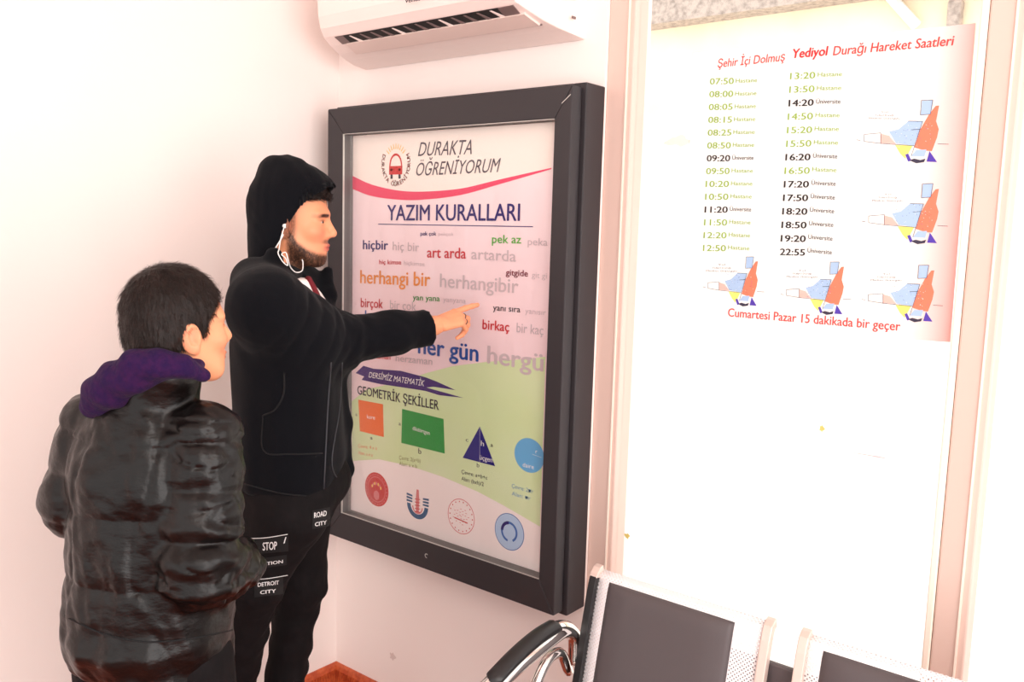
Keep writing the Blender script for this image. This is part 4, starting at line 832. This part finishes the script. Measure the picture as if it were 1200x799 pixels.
# ------------------------------------------------------------ the boy in the padded jacket
bo_ = J(176, 600, 1.62); TB = Frame((bo_[0], bo_[1], 0), 113); HB = Frame(J(211, 384, 1.575), 84, 3, 0, .88)
fR, fL = TB.W(.1, .0, 0), TB.W(-.1, .02, 0)
boy = empty('person', (bo_[0], bo_[1], 0), 'dark haired boy in black padded jacket with purple hood seen from behind', 'person')
sR, sL = TB.W(.122, -.005, 1.24), TB.W(-.115, .0, 1.24); eR, eL = TB.W(.148, -.055, 1.02), TB.W(-.148, -.02, 1.095); wR, wL = TB.W(.12, .1, .965), TB.W(-.1, .10, 1.07)
kR, kL = TB.W(.09, .02, .45), TB.W(-.09, .03, .45)
HRb = hand_pts(Frame(wR, 203), 1, [(25, 30, 20)]*4, k=.75); HLb = hand_pts(Frame(wL, 23), -1, [(25, 30, 20)]*4, k=.75)
bf = union([chain([(TB.W(0, 0, .86), .075), (TB.W(0, 0, 1.02), .08), (TB.W(0, 0, 1.16), .08), (HB.W(0, -.045, -.15), .05)], .06), chain([(TB.W(-.1, 0, 1.225), .042), (TB.W(.1, 0, 1.225), .042)], .05),
            chain([(sR, .045), (eR, .036), (wR, .024)], .02), chain([(sL, .045), (eL, .036), (wL, .024)], .02), HRb, HLb,
            chain([(TB.W(.065, 0, .78), .055), (kR, .048), (fR+(0, 0, .09), .033), (fR+(0, 0, .05), .03)], .03), chain([(TB.W(-.065, 0, .78), .055), (kL, .048), (fL+(0, 0, .09), .033), (fL+(0, 0, .05), .03)], .03)], .03)
Vb, Qb = mesh_sdf(bf, *bbox([fR, fL, sR, sL, eR, eL, wR, wL, HB.o], .14), .011); Vd, Qd = add_head(HB, boy, True, False, None)
V_ = np.vstack([Vd, Vb]); Q_ = np.vstack([Qd, Qb+len(Vd)]); bbody = mesh_obj('body', V_, Q_.tolist(), M['skin'], boy, smooth=True, col=skin_col(HB, False)(V_)); eyes(HB, boy, bbody)
def boyhair(q):
    x, y, z = q.T; d = smin(ell((0, -.015, .038), (.083, .099, .094))(q), ell((0, -.04, -.02), (.074, .07, .075))(q), .03)-.0022*wob(q, 110, 3)-.0015*wob(q, 240, 5)
    ye = np.interp(z, [-.09, -.06, -.035, -.01, .02, .045, .07, .1], [-.06, -.045, -.036, .022, .03, .052, .078, .09]); ye = np.where((z < .03) & (z > -.05) & (np.abs(x) < .0), -.1, ye)
    d = np.maximum(d, y-ye-.003*wob(q, 200, 1)); return np.maximum(d, -.078-z+.15*(np.abs(x))-.004*wob(q, 150, 8))
bh = cloth('hair', HB.wrap(boyhair), *bbox([HB.W(x, y, z) for x in (-.11, .11) for y in (-.14, .12) for z in (-.12, .16)], 0), .0032, M['hair'], boy)
def bflow(p, n):
    q = HB.L(p[None])[0]; c = np.array((.01, -.06, .12)); d = q-c; d[2] -= .02; return nrm(d@HB.M)
strands('hair_strands', bh, boy, M['hair'], 14000, .017, .00045, lambda P, N: P[:, 2] > -9, bflow, 9, .0)
bt_ = loft([(.795, .136, .122, .0), (.83, .145, .134, .0), (.93, .146, .136, .0), (1.05, .14, .125, -.002), (1.17, .142, .115, -.008), (1.24, .13, .095, -.01), (1.30, .09, .076, -.005), (1.35, .07, .07, .0)], .025)
bt = TB.wrap(lambda q: bt_(np.column_stack([q[:, 0], q[:, 1], q[:, 2]+.05*np.clip(q[:, 0]/.14, 0, 1)*np.clip((.95-q[:, 2])/.15, 0, 1)])))
ar = chain([(sR, .068), (eR, .068), ((eR+wR)/2, .06), (wR, .05)], .02); al = chain([(sL, .064), (eL, .06), (wL, .048)], .02)
nk_ = HB.W(0, -.042, -.11); nk_ = np.array((nk_[0], nk_[1], 1.36)); col_ = chain([(TB.W(0, 0, 1.27), .082), (nk_, .068)], .02); axB = nrm(eR-sR); axB2 = nrm(wR-eR)
def jackf(P):
    q = TB.L(P); x, y, z = q.T
    cr = lambda X, sc, sd, a: a*np.exp(-(wob(X, sc, sd)/.10)**2); quilt = lambda t, per, a: a*(np.abs(np.sin(math.pi*t/per))**.45-.62)
    d = bt(P)-quilt(z-.86+.01*wob(q, 9, 2)*0, .125, .0065)*np.clip((1.28-z)/.05, 0, 1)-.006*wob(q*(1, 1, .45)+(0, 0, .3*0), 24, 4)-.003*wob(q, 55, 7)+cr(q*(1, .6, .35), 22, 3, .003)
    d = smin(d, TB.wrap(ell((0, -.02, .865), (.138, .13, .04)))(P)-.004*np.sin(x*90+3*wob(q, 10, 1)), .03)
    t = (P-sR)@axB; t2 = (P-eR)@axB2
    s = ar(P)-quilt(t-.01, .085, .0075)*np.clip((.22-t)/.05, 0, 1)-.0045*np.sin(z*125+3*wob(P, 16, 2)+20*x)*np.clip((1.13-z)/.05, 0, 1)-.003*wob(P, 60, 3)+cr(P*(.3, .3, 2.0), 30, 6, .004)
    s2 = al(P)-quilt((P-sL)@nrm(eL-sL)-.01, .085, .0065)-.003*wob(P, 50, 3)
    d = smin(smin(d, s, .012), s2, .012)
    c = np.maximum(col_(P)-.0015*wob(P, 70, 2), -chain([(TB.W(0, .01, 1.27), .055), (nk_, .056), (nk_+(0, 0, .1), .06)], .01)(P)); c = np.maximum(c, z-1.385+.1*y); return smin(d, c, .012)
bj = cloth('padded_jacket', jackf, *bbox([TB.W(x, y, z) for x in (-.29, .29) for y in (-.18, .24) for z in (.70, 1.39)], 0), .0048, M['jacket'], boy); tb = bvh(bj)
# seams
bd = F.copy()
lay([J(76, 722, 1.5), J(120, 742, 1.5), J(170, 752, 1.5), J(225, 748, 1.5), J(272, 738, 1.5)], bd, .0018, M['seam'], 'hem_seam', bj, tb, lift=.0)
rp_ = lambda a: nk_+TB.M[0]*.063*math.cos(a)+TB.M[1]*.063*math.sin(a)+np.array((0, 0, .012+.008*math.sin(a)))
def hoodb(P):
    q = TB.L(P); x, y, z = q.T
    ring = union([cap(rp_(a), rp_(b), .0125) for a, b in zip(np.linspace(math.pi*.9, math.pi*2.15, 9)[:-1], np.linspace(math.pi*.9, math.pi*2.15, 9)[1:])], .012)(P)
    lobe0 = union([cap(TB.W(-.03, -.07, 1.372), TB.W(-.055, -.128, 1.30), .032, .034), cap(TB.W(.03, -.065, 1.378), TB.W(-.02, -.118, 1.315), .024, .03), cap(TB.W(-.055, -.125, 1.305), TB.W(-.075, -.12, 1.262), .034, .022), cap(TB.W(-.085, -.085, 1.335), TB.W(-.1, -.1, 1.29), .022, .022)], .03)(P)
    lobe = chain([(J(238, 440, 1.53), .011), (J(214, 428, 1.5), .018), (J(186, 427, 1.49), .025), (J(158, 435, 1.49), .031), (J(134, 451, 1.51), .034), (J(118, 464, 1.53), .030), (J(110, 474, 1.54), .022)], .02)(P)
    fold = .0035*np.sin(((P-TB.W(0, 0, 1.35))@nrm(TB.M[0]*.5+np.array((0, 0, 1.))))*120+1.5*wob(P, 14, 3)); return smin(ring, lobe, .015)-fold*.7-.0008*wob(P, 60, 1)
cloth('purple_hood', hoodb, *bbox([TB.W(x, y, z) for x in (-.17, .13) for y in (-.19, .12) for z in (1.2, 1.43)], 0), .004, M['purple_f'], boy)
def trf(P):
    d = smin(chain([(TB.W(.072, 0, .8), .088), (kR, .07), (fR+(0, 0, .1), .06)], .04)(P), chain([(TB.W(-.072, 0, .8), .088), (kL, .07), (fL+(0, 0, .1), .06)], .04)(P), .015); return d-.003*wob(P, 30, 2)
cloth('trousers', trf, *bbox([TB.W(.0, 0, .88), fR, fL, kR, kL], .12), .009, M['jeans'], boy)
shoe(fR, 113, .9, boy); shoe(fL, 113, .9, boy)
